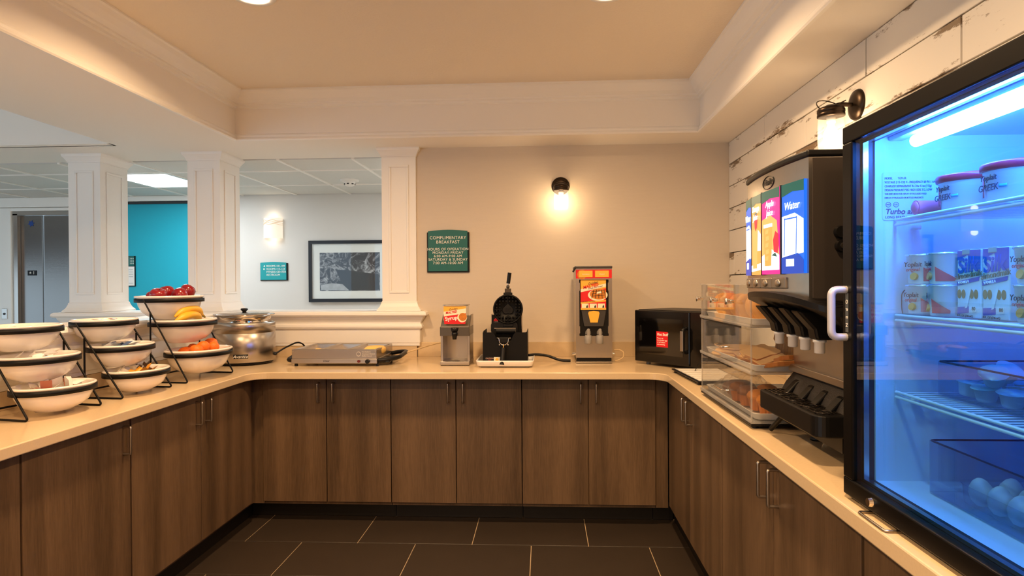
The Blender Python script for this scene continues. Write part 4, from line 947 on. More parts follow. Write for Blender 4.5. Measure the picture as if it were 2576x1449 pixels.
# ================================================================== MICROWAVE (turned in the corner)
ang = math.atan2(3.574 - 3.97, .907 - .571); mw, md, mh = .52, .37, .325
mx, my = (.571 + .907) / 2, (3.97 + 3.574) / 2
t = thing('microwave_oven', 'black countertop microwave with a red hot stuff sticker on its door', 'microwave', (mx, my, CT), ang)
L_ = dict(world=False)
MB().box(-mw / 2 + .004, mw / 2 - .004, .03, md, .016, .016 + mh).build('case', M_black, t, bevel=.004, **L_)
for x in (-.2, .2):
    for y in (.06, .32): MB().cyl((x, y, 0), (x, y, .017), .014, None, 12).build('foot', M_grey_pl, t, **L_)
MB().box(-mw / 2, mw / 2 - .105, 0, .028, .018, .012 + mh).build('door', mat('gloss black door', '#0b0a0a', .12), t, bevel=.006, **L_)
dr = C.objects[-1]
MB().box(-mw / 2 + .04, mw / 2 - .15, -.0015, .0005, .07, mh - .035).build('window', mat('dark oven glass', '#060505', .04, coat=1.0), dr, **L_)
MB().box(mw / 2 - .103, mw / 2, .002, .028, .018, .012 + mh).build('control_panel', mat('gloss black door', '#0b0a0a', .12), t, bevel=.004, **L_)
hx = mw / 2 - .128
MB().tube(fillet([(hx, 0, .24), (hx, -.032, .235), (hx, -.032, .105), (hx, 0, .10)], .02, 5), .011, 10).build('handle', M_black, dr, **L_)
MB().box(hx - .010, hx + .010, -.0455, -.0425, .110, .226).build('handle_insert', M_nickel, dr, bevel=.002, **L_)
st = MB().box(-.085, .002, -.0028, -.0018, .118, .212).build('sticker', mat('red sticker', '#d81420', .45), dr, **L_)
text('Hot Stuff', .0225, M_let, dr, (-.079, -.0032, .194), align='LEFT', world=False, offset=.0006)
for i, s in enumerate(('Please cut', 'hard-boiled eggs', 'in half before', 'microwaving.')): text(s, .0115, M_let, dr, (-.079, -.0032, .172 - i * .0125), align='LEFT', world=False)
obj('power_cord', MB().tube(fillet([(.87, 3.56, CT + .055), (.84, 3.50, CT + .03), (.80, 3.42, CT + .006), (.90, 3.36, CT + .006)], .04, 5), .0022, 6), M_black, 'thin black cord beside the microwave base', 'cord', org=(.84, 3.5, CT))

# ================================================================== CLEAR BREAD CASE ON THE RIGHT COUNTER
x0, x1, y0, y1 = .712, 1.085, 2.182, 2.858
t = thing('bread_case', 'clear acrylic three-tier bread and pastry case', 'display case', ((x0 + x1) / 2, (y0 + y1) / 2, CT))
for x in (x0 + .02, x1 - .02):
    for y in (y0 + .03, y1 - .03): MB().cyl((x, y, CT), (x, y, CT + .010), .012, None, 12).build('foot', M_black, t)
MB().box(x0 - .004, x1, y0 - .004, y1 + .004, CT + .010, CT + .018).build('base_plate', M_black, t, bevel=.002)
TZ = [(CT + .020, 1.098), (1.102, 1.258), (1.262, 1.410)]
for i, (a, b_) in enumerate(TZ):
    MB().box(x0 - .006, x1, y0 - .006, y1 + .006, a, a + .005).build('shelf_plate', M_acredge, t)
    MB().box(x0 - .008, x0 - .002, y0 - .006, y1 + .006, a + .005, a + .013).build('edge_rail', M_acredge, t)
    MB().box(x0, x1, y0, y0 + .004, a + .006, b_).build('end_pane', M_acr, t)
    MB().box(x0, x1, y1 - .004, y1, a + .006, b_).build('end_pane', M_acr, t)
    MB().box(x1 - .004, x1, y0 + .004, y1 - .004, a + .006, b_).build('back_pane', M_acr, t)
    for y in (y0, y1 - .005): MB().box(x0 - .003, x0 + .002, y, y + .005, a + .005, b_).build('corner_bead', M_acredge, t)
    if i < 2:
        d = MB().box(x0 - .003, x0, y0 + .006, y1 - .006, a + .014, b_ - .004).build('flap_door', M_acr, t)
        z = a + .070
        MB().tube(fillet([(x0 - .002, 2.60, z), (x0 - .022, 2.58, z - .004), (x0 - .022, 2.46, z - .004), (x0 - .002, 2.44, z)], .018, 4), .003, 6).build('loop_handle', M_chrome, d)
    else:
        for k, (ya, yb_) in enumerate(((2.187, 2.405), (2.409, 2.620), (2.624, 2.853))):
            d = MB().box(x0 - .003, x0, ya, yb_, a + .014, b_).build('flap_door', M_acr, t)
            yk = yb_ - .03; mb = MB()
            mb.lathe([(0, 0), (.006, 0), (.0065, .006), (.0085, .008), (.0085, .012), (.007, .014), (.010, .017), (.010, .022), (.012, .025), (.012, .030), (0, .031)], (x0 - .003, yk, 1.348), 14, mtx=Matrix.Rotation(-PI / 2, 3, 'Y')); mb.build('knob', M_chrome, d)
        for y in (2.407, 2.622): MB().box(x0, x1 - .004, y - .0015, y + .0015, a + .006, b_).build('divider', M_acr, t)
MB().box(x0 - .006, x1, y0 - .006, y1 + .006, 1.410, 1.414).build('top_plate', M_acredge, t)
trays = []
for i, (a, b_) in enumerate(TZ):
    o = thing('pastry_tray', ('white plastic tray of muffins on the lowest tier of the bread case', 'white plastic tray of sliced bread on the middle tier of the bread case', 'white plastic tray of bagels on the top tier of the bread case')[i], 'tray', ((x0 + x1) / 2, (y0 + y1) / 2, a + .006))
    loft(MB(), rrect(x0 + .026, x1 - .026, y0 + .026, y1 - .026, .02), [(0, a + .006), (.006, a + .010), (.012, a + .028), (.015, a + .030), (.012, a + .031), (.004, a + .012), (-.01, a + .010)], cap1=True).build('dish', M_white_pl, o)
M_crumb = mat('bread crumb', '#e8bd84', .85, var=.08, vscale=60, bump=.3, bscale=120); M_crust = mat('bread crust', '#a86627', .7, var=.2, vscale=30)
M_wheat = mat('wheat crumb', '#c99555', .85, var=.12, vscale=60, bump=.3, bscale=120)
def slice_proto(name, m, th=.013):
    """bread slice standing on its base, thickness along local x"""
    out = [(-.048, 0), (.048, 0), (.052, .012), (.050, .060), (.060, .074), (.058, .092), (.040, .103), (0, .107), (-.040, .103), (-.058, .092), (-.060, .074), (-.050, .060), (-.052, .012)]
    mb = MB(); mb.prism(out, 'x', -th / 2, th / 2); mb.mi = [0 if len(q) > 4 else 1 for q in mb.f]
    o = mb.build(name, [m, M_crust], None, bevel=.003); return o
def scatter(proto, items, label, cat, group):
    for i, (loc, rot) in enumerate(items):
        o = proto if i == 0 else proto.copy()
        if i: C.objects.link(o)
        o.location = loc; o.rotation_euler = rot; tag(o, label, cat, group)
zt_ = TZ[1][0] + .0175
scatter(slice_proto('bread_slice', M_crumb), [((.775, 2.335 + .055 * k, zt_ + .014 * (k % 2)), (.25 + .05 * k, 1.25, .25 + .2 * (k % 3))) for k in range(5)], 'white bread slice lying flat at the front of the middle tray', 'bread', 'white bread slices')
scatter(slice_proto('bread_slice', M_wheat), [((.955, 2.24 + .026 * k, zt_ - .004), (.10, .0, PI / 2 - .35)) for k in range(11)], 'brown wheat bread slice leaning in the back row of the middle tray', 'bread', 'wheat bread slices')
scatter(slice_proto('bread_slice', M_crumb, .016), [((.800, 2.235, zt_ + .006), (0, 1.36, -1.2)), ((.905, 2.218, zt_ + .004), (0, 1.30, -1.0)), ((.86, 2.26, zt_ + .020), (0, 1.33, -1.5))], 'thick cut bread slice lying by the near end of the middle tray', 'bread', 'thick bread slices')
ot = thing('bread_wrap', 'folded pale flour tortillas beside the bread slices on the middle tray', 'flatbread', (.80, 2.68, TZ[1][0] + .012))
for k in range(3): MB().lathe([(0, .004), (.085, .0), (.09, .004), (.086, .008), (0, .011)], (.80 + .02 * k, 2.68 + .015 * k, TZ[1][0] + .014 + .011 * k), 24, 1, 1.15).build('flatbread', M_crumb, ot)
M_bagel = mat('golden bagel', '#dd9c4c', .5, var=.18, vscale=25)
bg = MB(); vs = []; fs = []; n, m_ = 24, 10
for i in range(n):
    for j in range(m_):
        a, b_ = 2 * PI * i / n, 2 * PI * j / m_; r = .036 + .023 * math.cos(b_); vs.append((r * math.cos(a), r * math.sin(a), .019 * math.sin(b_) + .0))
for i in range(n):
    for j in range(m_): fs.append((i * m_ + j, ((i + 1) % n) * m_ + j, ((i + 1) % n) * m_ + (j + 1) % m_, i * m_ + (j + 1) % m_))
bgo = bg.add(vs, fs, True).build('bagel', M_bagel)
zb = TZ[2][0] + .018
scatter(bgo, [((.80 + .13 * (k % 2), y, zb + .042), (1.05, .0, .25)) for k, y in enumerate((2.29, 2.30, 2.355, 2.365, 2.47, 2.49, 2.56, 2.58, 2.69, 2.71, 2.78))], 'golden bagel standing on edge in the top tier of the bread case', 'bagel', 'bagels in the bread case')
scatter(slice_proto('toast_slice', M_crumb, .010), [((.84 + .045 * k, 2.235, zb - .004), (.0, .62, -.25)) for k in range(4)], 'pale english muffin half leaning at the near end of the top tray', 'bread', 'muffin halves')
def muffin(loc, label, m):
    o = thing('muffin', label, 'muffin', loc, random.uniform(0, 6), 'muffins in the bread case')
    r0, r1 = .026, .034; vs = []; fs = []; n = 32
    for (r, z) in ((0, 0), (r0, 0), (r1, .040), (r1 - .002, .041)):
        for k in range(n): rr = r + (.0015 if k % 2 else 0) * (r > 0); a = 2 * PI * k / n; vs.append((rr * math.cos(a), rr * math.sin(a), z))
    for i in range(3):
        for k in range(n): k2 = (k + 1) % n; fs.append((i * n + k, i * n + k2, (i + 1) * n + k2, (i + 1) * n + k))
    MB().add(vs, fs).build('paper_cup', mat('muffin paper', '#b8691f', .7), o, world=False)
    MB().lathe([(.032, .038), (.040, .043), (.041, .052), (.034, .064), (.018, .072), (0, .074)], (0, 0, 0), 20).build('crown', m, o, world=False); return o
M_muf = mat('golden muffin', '#d07e1d', .7, var=.25, vscale=40, bump=.6, bscale=90); M_muf2 = mat('brown muffin', '#8a5020', .7, var=.25, vscale=40, bump=.6, bscale=90)
zm = TZ[0][0] + .0175
muffin((.790, 2.245, zm), 'orange golden muffin by the near end pane of the bread case', M_muf)
for i, (x, y) in enumerate(((.785, 2.335), (.778, 2.425), (.87, 2.27), (.872, 2.36), (.86, 2.46), (.775, 2.52))): muffin((x, y, zm), ('golden', 'brown', 'golden', 'dark', 'tan', 'brown')[i] + ' muffin ' + ('second along the front row', 'third along the front row', 'behind the orange golden one', 'second along the back row', 'third along the back row', 'last along the front row') [i] + ' of the lowest tray', (M_muf, M_muf2)[i % 2])
# crinkled clear wrap over pastries at the far end
rng = random.Random(9); n = 14; vs = []; fs = []
for i in range(n):
    for j in range(n):
        u, v = i / (n - 1), j / (n - 1); e = math.sin(PI * u) * math.sin(PI * v)
        vs.append((.735 + .20 * u, 2.50 + .30 * v, zm + .012 + .085 * e ** .5 + rng.uniform(-.010, .010) * (e > .1)))
for i in range(n - 1):
    for j in range(n - 1): fs.append((i * n + j, (i + 1) * n + j, (i + 1) * n + j + 1, i * n + j + 1))
obj('plastic_wrap', MB().add(vs, fs), glassy('crinkled film', (.93, .9, .86), 1.6, .08, .06), 'crinkled clear plastic bag over pastries on the lowest tray', 'plastic bag', org=(.83, 2.65, zm))
pz = MB().lathe([(0, 0), (.05, 0), (.06, .012), (.055, .03), (.03, .045), (0, .05)], (0, 0, 0), 20, 1, 1.2).build('pastry', mat('glazed pastry', '#7c4a24', .4, var=.3, vscale=30))
scatter(pz, [((.82, 2.63, zm), (0, 0, .3)), ((.84, 2.74, zm), (0, 0, 1.2))], 'brown glazed pastry inside the clear plastic bag', 'pastry', 'wrapped pastries')

# ---- flat ribbed griddle plate beside the case
t = thing('ribbed_plate', 'flat black-rimmed plate with pale striped top beside the bread case', 'plate', (.86, 3.33, CT))
pl = [(.722, 3.585), (.752, 3.105), (.99, 3.12), (.99, 3.585)]
MB().prism(pl, 'z', CT + .012, CT + .020).build('rim', M_black, t, bevel=.003)
MB().prism([(.738, 3.570), (.765, 3.120), (.975, 3.135), (.975, 3.570)], 'z', CT + .0201, CT + .0215).build('face', mat('pale grey plate', '#c9c5bd', .4), t)
for k in range(6):
    y = 3.15 + .07 * k; MB().prism([(.772 - .004 * k, y), (.972, y + .01), (.972, y + .035), (.770 - .004 * k, y + .025)], 'z', CT + .0216, CT + .0235).build('rib', mat('white rib', '#ebe8e2', .35), t)
for p in ((.765, 3.13), (.74, 3.56), (.97, 3.14), (.97, 3.56)): MB().cyl((*p, CT), (*p, CT + .013), .008, None, 10).build('foot', M_black, t)

# ================================================================== JUICE MACHINE
ya, yb_ = 1.668, 2.155; ym = (ya + yb_) / 2; hw = (yb_ - ya) / 2
def frontx(y, xe=.692, bul=.020): return xe - bul * (1 - ((y - ym) / hw) ** 2)
def band(y0, y1, z0, z1, off, th, n=10, xe=.692, bul=.020):
    """curved slab following the bowed front"""
    ys = [y0 + (y1 - y0) * k / n for k in range(n + 1)]
    return [(frontx(y, xe, bul) - off, y) for y in ys] + [(frontx(y, xe, bul) - off + th, y) for y in ys[::-1]]
t = thing('juice_machine', 'stainless juice dispenser with backlit drink panels and four nozzles', 'juice dispenser', (.98, ym, CT))
MB().box(.845, 1.225, ya, yb_, .965, 1.745).build('body', mat('dark bronze steel', '#4a433e', .38, .6), t, bevel=.006)
MB().prism([(frontx(ya + (yb_ - ya) * k / 16), ya + (yb_ - ya) * k / 16) for k in range(17)] + [(.846, yb_), (.846, ya)], 'z', 1.366, 1.745, smooth=False).build('front_head', M_steel, t)
MB().prism([(frontx(ya - .004 + (yb_ - ya + .008) * k / 16) - .006, ya - .004 + (yb_ - ya + .008) * k / 16) for k in range(17)] + [(1.23, yb_ + .004), (1.23, ya - .004)], 'z', 1.746, 1.764).build('top_cap', M_black, t, bevel=.005)
# backlit panels
def em(n, c, e=1.0):
    c = lin(c); return mat('backlit ' + n, tuple(v * .4 for v in c), .3, emit=e, ecol=c)
E_b, E_db, E_g, E_o, E_p, E_w, E_t, E_r = em('blue', '#1560d8', 1.1), em('deep blue', '#0a3fb0', 1.0), em('green', '#0c5a50', .8), em('orange', '#ee9a4e', 1.1), em('pink', '#e01f86', 1.1), em('white', '#eaf4ff', 1.7), em('tan', '#e0a860', 1.1), em('red', '#d0243c', 1.0)
strips = [(2.140, 2.058, 'water'), (2.053, 1.948, 'orange'), (1.940, 1.806, 'apple'), (1.792, 1.676, 'water')]
for i, (s0, s1, kind) in enumerate(strips):
    def lay(name, pts, k, m):
        """pts in (u 0..1 from the far edge, v 0..1 up); sits k steps proud of the bowed face"""
        lo = min(p[0] for p in pts); hi = max(p[0] for p in pts); N_ = len(pts); vs = []
        for d in (0, .0004):
            for (u, v) in pts: vs.append((frontx(s0) + (frontx(s1) - frontx(s0)) * u - .0075 - .0005 * k - d, s0 + (s1 - s0) * u, 1.442 + .248 * v))
        fs = [list(range(N_))[::-1], [q + N_ for q in range(N_)]] + [(q, (q + 1) % N_, (q + 1) % N_ + N_, q + N_) for q in range(N_)]
        return MB().add(vs, fs).build(name, m, pnl)
    pnl = MB().prism([(frontx(s0) - .0075, s0), (frontx(s1) - .0075, s1), (frontx(s1) + .004, s1), (frontx(s0) + .004, s0)], 'z', 1.442, 1.690).build('light_panel', E_b if kind == 'water' else (E_o if kind == 'orange' else E_p), t)
    lay('leaf_band', [(0, .86), (.5, .90), (1, .88), (1, 1), (0, 1)], 1, E_g)
    if kind == 'water':
        lay('glow', [(.02, .18), (.98, .22), (.98, .58), (.6, .66), (.02, .64)], 1, E_w)
        lay('deep_water', [(0, 0), (1, 0), (1, .14), (.75, .22), (0, .18)], 2, E_db)
        for u in (.12, .66): lay('glass_edge', [(u, .2), (u + .03, .2), (u + .06, .62), (u + .03, .62)], 3, E_b)
        lay('glass_rim', [(.14, .60), (.70, .60), (.70, .615), (.14, .615)], 3, E_b); lay('ice', [(.22, .08), (.58, .08), (.58, .16), (.22, .16)], 3, E_w)
        w_ = 'Water'; z_ = 1.626
        text(w_, .030, E_w, pnl, ((frontx(s0) + frontx(s1)) / 2 - .0105, (s0 + s1) / 2, z_), rot=(PI / 2, 0, -PI / 2 + math.atan2(frontx(s1) - frontx(s0), s0 - s1)), shear=.2)
    elif kind == 'orange':
        lay('glass_print', [(.18, .08), (.62, .08), (.66, .58), (.14, .58)], 2, E_t); lay('glow', [(.02, .04), (.98, .06), (.98, .14), (.02, .12)], 1, E_w); lay('glow', [(.66, .3), (.98, .3), (.98, .5), (.7, .56)], 1, E_w)
        lay('strawberry', [(.40, .60), (.50, .55), (.62, .60), (.68, .70), (.58, .76), (.44, .76), (.36, .68)], 3, E_r); lay('straw_leaf', [(.40, .76), (.66, .76), (.60, .79), (.5, .77), (.44, .80)], 4, E_g)
        for s_, z_ in (('Orange', 1.648), ('Juice', 1.622)): text(s_, .026, E_w, pnl, ((frontx(s0) + frontx(s1)) / 2 - .0105, (s0 + s1) / 2, z_), rot=(PI / 2, 0, -PI / 2 + math.atan2(frontx(s1) - frontx(s0), s0 - s1)), shear=.2)
    else:
        lay('glow', [(.02, .05), (.98, .05), (.98, .22), (.55, .3), (.02, .22)], 1, E_w); lay('tan_field', [(.02, .22), (.55, .24), (.98, .22), (.86, .62), (.5, .70), (.02, .66)], 1, E_t)
        lay('glass_print', [(.20, .10), (.56, .10), (.62, .56), (.14, .56)], 2, E_o); lay('rim_print', [(.14, .56), (.62, .56), (.62, .60), (.14, .60)], 3, E_w)
        for q in range(5): lay('ice_print', [(.22 + .05 * (q % 2), .16 + .08 * q), (.40 + .05 * (q % 2), .17 + .08 * q), (.42, .22 + .08 * q), (.26, .21 + .08 * q)], 3, E_t)
        lay('apple_print', [(.72, .26), (.92, .24), (.98, .34), (.96, .46), (.80, .50), (.68, .40)], 3, E_r); lay('leaf_print', [(.6, .22), (.9, .20), (.8, .25)], 4, E_g)
        for s_, z_ in (('Apple', 1.648), ('Juice', 1.622)): text(s_, .026, E_w, pnl, ((frontx(s0) + frontx(s1)) / 2 - .0105, (s0 + s1) / 2, z_), rot=(PI / 2, 0, -PI / 2 + math.atan2(frontx(s1) - frontx(s0), s0 - s1)), shear=.2)
for y in (2.0555, 1.944, 1.799): MB().prism(band(y - .003, y + .003, 0, 0, .0085, .008, 2), 'z', 1.440, 1.692).build('panel_divider', M_black, t)
MB().tube([(frontx(1.905 + .045 * math.cos(a)) - .001, 1.905 + .045 * math.cos(a), 1.716 + .019 * math.sin(a)) for a in [2 * PI * k / 28 for k in range(28)]], .0012, 5, True).build('oval_emblem', M_black, t)
text('Vitality', .026, M_black, t, (frontx(1.905) - .0015, 1.905, 1.717), rot=(PI / 2, 0, -PI / 2), shear=.35)
for k in range(4):
    y1_, y0_ = 2.148 - .094 * k, 2.148 - .094 * k - .088
    b = MB().prism(band(y0_, y1_, 0, 0, .006, .010, 4), 'z', 1.400, 1.432).build('push_button', mat('pewter plastic', '#7d756c', .3, .5), t, bevel=.003)
    yc = (y0_ + y1_) / 2; MB().ball((frontx(yc) - .007, yc, 1.416), .004, .020, .011, 16, 8).build('button_dome', M_nickel, b)
# visor and nozzles
def smooth_path(P, n=6):
    out = []; P = [Vector(p) for p in P]
    for i in range(len(P) - 1):
        p0, p1, p2, p3 = P[max(i - 1, 0)], P[i], P[i + 1], P[min(i + 2, len(P) - 1)]
        for k in range(n):
            u = k / n; out.append(.5 * ((2 * p1) + (p2 - p0) * u + (2 * p0 - 5 * p1 + 4 * p2 - p3) * u * u + (3 * p1 - p0 - 3 * p2 + p3) * u ** 3))
    return out + [P[-1]]
rim = smooth_path([(.80, 2.150, 1.362), (.700, 2.150, 1.374), (.660, 2.05, 1.386), (.640, 1.92, 1.391), (.640, 1.78, 1.389), (.658, 1.67, 1.378), (.700, 1.600, 1.358), (.80, 1.575, 1.325)])
vs = []; fs = []; n = len(rim)
for j in range(5):
    for i, p in enumerate(rim):
        c = Vector((.80, max(1.70, min(2.05, p.y)), p.z))
        if j == 0: q = c + Vector((.04, 0, .002))
        elif j == 1: q = p
        elif j == 2: q = p + Vector((.002, 0, -.016))
        elif j == 3: q = p.lerp(c, .45) + Vector((0, 0, -.045))
        else: q = Vector((.80, c.y, 1.285))
        vs.append(tuple(q))
for j in range(4):
    for q in range(n - 1): fs.append((j * n + q, j * n + q + 1, (j + 1) * n + q + 1, (j + 1) * n + q))
def droop(y): return -.03 * max(0, (1.80 - y) / .2) ** 2
MB().add(vs, fs).build('visor', M_black, t)
for yn in (2.020, 1.915, 1.825, 1.732):
    MB().prism([(.676, 1.345 + droop(yn)), (.800, 1.340), (.800, 1.268), (.768, 1.262), (.728, 1.262), (.722, 1.290)], 'y', yn - .026, yn + .026).build('nozzle_arm', M_black, t, bevel=.006)
    MB().lathe([(0, 1.262), (.017, 1.262), (.017, 1.255), (.0135, 1.253), (.0135, 1.226), (.010, 1.224), (0, 1.226)], (.746, yn, 0), 18).build('nozzle', M_white_pl, t)
MB().box(.838, .846, ya + .01, yb_ - .01, 1.146, 1.318).build('splash_panel', M_steelh, t)
MB().box(.822, .846, ya + .006, yb_ - .006, 1.122, 1.146).build('ledge', M_nickel, t, bevel=.003)
M_tex = mat('textured black plastic', '#2a2521', .5, bump=.5, bscale=300)
MB().prism([(.842, 1.122), (.842, 1.04), (.80, 1.04), (.80, 1.062), (.812, 1.085)], 'y', ya + .01, yb_ - .01).build('apron', M_tex, t)
MB().prism([(.723, yb_ - .02)] + arc(.723 + .035, 1.702 + .035, .035, 180, 270, 6) + [(.842, 1.702), (.842, yb_ - .02)], 'z', 1.000, 1.060).build('drip_tray', M_black, t, bevel=.004)
MB().prism([(.80, yb_ - .03), (.80, 1.72), (1.15, 1.72), (1.15, yb_ - .03)], 'z', .955, 1.03).build('base_block', M_black, t)
for k, x in enumerate((.738, .752, .766, .780, .794)): MB().box(x - .0018, x + .0018, 1.722, yb_ - .034, 1.0605, 1.0635).build('grille_bar', mat('worn black bar', '#3a342f', .22, .6), t)
for k in range(9): MB().box(.734, .798, 1.735 + .048 * k, 1.739 + .048 * k, 1.060, 1.0625).build('grille_bar', M_blackm, t)
for yn in (2.020, 1.915, 1.825, 1.738): MB().tube([(.757 + .022 * math.cos(a), yn + .022 * math.sin(a), 1.0645) for a in [2 * PI * k / 20 for k in range(20)]], .0018, 6, True).build('cup_ring', mat('worn black bar', '#3a342f', .22, .6), t)
for yn in (2.075, 1.965, 1.870, 1.775): MB().prism([(.782, 1.060), (.835, 1.060), (.835, 1.096), (.828, 1.102), (.815, 1.096)], 'y', yn - .018, yn + .018).build('cup_guide', M_black, t, bevel=.006)
for x in (.866, 1.12):
    for y in (1.78, 2.035): MB().lathe([(0, 0), (.019, 0), (.021, .006), (.014, .012), (.012, .045), (0, .045)], (x, y, CT), 16).build('foot', M_black, t)
MB().tube([(.790, 2.07, 1.002), (.762, 2.145, CT + .009)], .0085, 8).build('kick_leg', M_black, t)
for z, x in ((1.548, .7705), (1.512, .7730)): MB().cyl((x, ya + .001, z), (x, ya - .014, z), .0175, .015, 20).build('side_knob', M_black, t)
MB().cyl((.774, ya - .014, 1.512), (.774, ya - .017, 1.512), .008, None, 14).build('lock_barrel', M_nickel, t)
MB().box(.702, .846, ya - .0015, ya, 1.368, 1.742).build('side_skin', mat('dark bronze steel', '#4a433e', .38, .6), t)

# ================================================================== COUNTERTOP REFRIGERATOR
fx, fb, fy0, fy1, fz0, fz1 = .700, 1.25, .885, 1.502, .928, 1.778
t = thing('display_refrigerator', 'black framed glass-door countertop refrigerator glowing blue inside', 'refrigerator', (.98, 1.19, CT))
M_fblk = mat('black enamel', '#0a0909', .38, spec=.1); M_liner = mat('white liner', '#ccd8e8', .35)
sh = MB(); w = .022
sh.box(fx + .046, fb, fy1 - w, fy1, fz0, fz1); sh.box(fx + .046, fb, fy0, fy0 + w, fz0, fz1); sh.box(fx + .046, fb, fy0 + w, fy1 - w, fz1 - w, fz1); sh.box(fx + .046, fb, fy0 + w, fy1 - w, fz0, fz0 + w); sh.box(fb - w, fb, fy0 + w, fy1 - w, fz0 + w, fz1 - w)
sh.build('cabinet', M_fblk, t)
li = MB(); a0, a1, c0, c1 = fy0 + w, fy1 - w, fz0 + w, fz1 - w; v = .032
li.box(fx + .047, fb - w, a1 - v, a1, c0, c1); li.box(fx + .047, fb - w, a0, a0 + v, c0, c1); li.box(fx + .047, fb - w, a0 + v, a1 - v, c1 - .012, c1); li.box(fx + .047, fb - w, a0 + v, a1 - v, c0, c0 + .018); li.box(fb - w - .03, fb - w, a0 + v, a1 - v, c0 + .018, c1 - .012)
li.build('liner', M_liner, t)
iy0, iy1, iz0, iz1 = a0 + v, a1 - v, c0 + .018, c1 - .012
def ring(name, m, x0, x1, wy, wz, gy=0, gz=0, par=None, bevel=0):
    mb = MB(); Y0, Y1, Z0, Z1 = fy0 + gy, fy1 - gy, fz0 - .004 + gz, fz1 - gz
    mb.box(x0, x1, Y0, Y1, Z0, Z0 + wz); mb.box(x0, x1, Y0, Y1, Z1 - wz, Z1); mb.box(x0, x1, Y0, Y0 + wy, Z0 + wz, Z1 - wz); mb.box(x0, x1, Y1 - wy, Y1, Z0 + wz, Z1 - wz)
    return mb.build(name, m, par or t, bevel=bevel)
dr = ring('door_frame', M_fblk, fx, fx + .022, .044, .040, bevel=.003)
ring('spacer', mat('aluminium spacer', '#cfd3d8', .25, 1.0), fx + .0225, fx + .034, .048, .044, .003, .003, dr)
ring('gasket', mat('dark door gasket', '#20222a', .5), fx + .0345, fx + .0462, .046, .042, .003, .003, dr)
MB().box(fx + .006, fx + .010, fy0 + .040, fy1 - .040, fz0 + .034, fz1 - .038).build('glass', M_fglass, dr)
hd = MB(); pth = fillet([(fx + .002, 1.484, 1.400), (fx - .034, 1.484, 1.400), (fx - .034, 1.484, 1.290), (fx + .002, 1.484, 1.290)], .018, 6)
MB().tube(pth, .009, 10).build('handle', mat('silver plastic', '#c3c4c6', .35, .4), dr)
MB().box(fx - .0008, fx, 1.474, 1.487, 1.302, 1.392).build('open_label', mat('grey label', '#4b5256', .5), dr)
for k, ch in enumerate('OPEN'): text(ch, .013, M_let, dr, (fx - .001, 1.4805, 1.372 - .018 * k), rot=(PI / 2, PI / 2, -PI / 2))
MB().cyl((fx, 1.376, .944), (fx - .008, 1.376, .944), .0105, .0085, 18).build('door_lock', M_chrome, dr)
bk = MB(); 
bk.tube(fillet([(fx + .012, 1.392, CT + .0035), (fx - .020, 1.392, CT + .0035), (fx - .020, 1.285, CT + .0035), (fx + .012, 1.285, CT + .0035)], .008, 4), .003, 6); bk.build('floor_bracket', M_nickel, t)
for x in (fx + .08, fb - .05):
    for y in (fy0 + .05, fy1 - .05): MB().cyl((x, y, CT), (x, y, fz0), .016, None, 12).build('foot', M_black, t)
# lamp tube and rating plate
MB().cyl((.792, iy0 + .02, 1.717), (.792, 1.372, 1.717), .013, None, 16).build('lamp_tube', mat('cold white lamp tube', (.8, .9, 1), .4, emit=FRIDGE_E, ecol=(.09, .31, 1.0)), t)
MB().box(.776, .808, iy0, iy1, 1.733, iz1).build('lamp_housing', M_liner, t, bevel=.004)
MB().prism(rrect(.762, .898, 1.556, 1.664, .006), 'y', iy1 - .0012, iy1 - .0002).build('rating_plate', mat('silver plate', '#c8d0da', .4), t)
M_ink = mat('navy ink', '#1c2c4c', .6)
for i, (s_, sz) in enumerate((('MODEL        TGM-5R', .0072), ('VOLTAGE (115-120) V~ FREQUENCY 60 PH 1 AMPS 2.2', .0072), ('CHARGED REFRIGERANT R-134a 4.1oz (115g)', .0072), ('DESIGN PRESSURE PSIG HIGH SIDE 312, LOW', .0072), ('THIS UNIT LISTED FOR DISPLAY OF PACKAGED FOOD', .0052), ('DISPLAY OF PACKAGED OR BOTTLED PRODUCTS', .0052))):
    text(s_, sz, M_ink, t, (.767, iy1 - .0016, 1.650 - .0088 * i), align='LEFT', sx=.72)
text('Turbo air', .017, M_ink, t, (.768, iy1 - .0016, 1.575), align='LEFT', shear=.2, offset=.0004); text('LONG BEACH', .0075, M_ink, t, (.768, iy1 - .0016, 1.5625), align='LEFT')
for cx_, s_ in ((.775, 'NSF'), (.792, 'ETL')):
    MB().tube([(cx_ + .0055 * math.cos(a), iy1 - .0015, 1.591 + .0055 * math.sin(a)) for a in [2 * PI * k / 18 for k in range(18)]], .0006, 5, True).build('approval_mark', M_ink, t); text(s_, .0048, M_ink, t, (cx_, iy1 - .0016, 1.591))
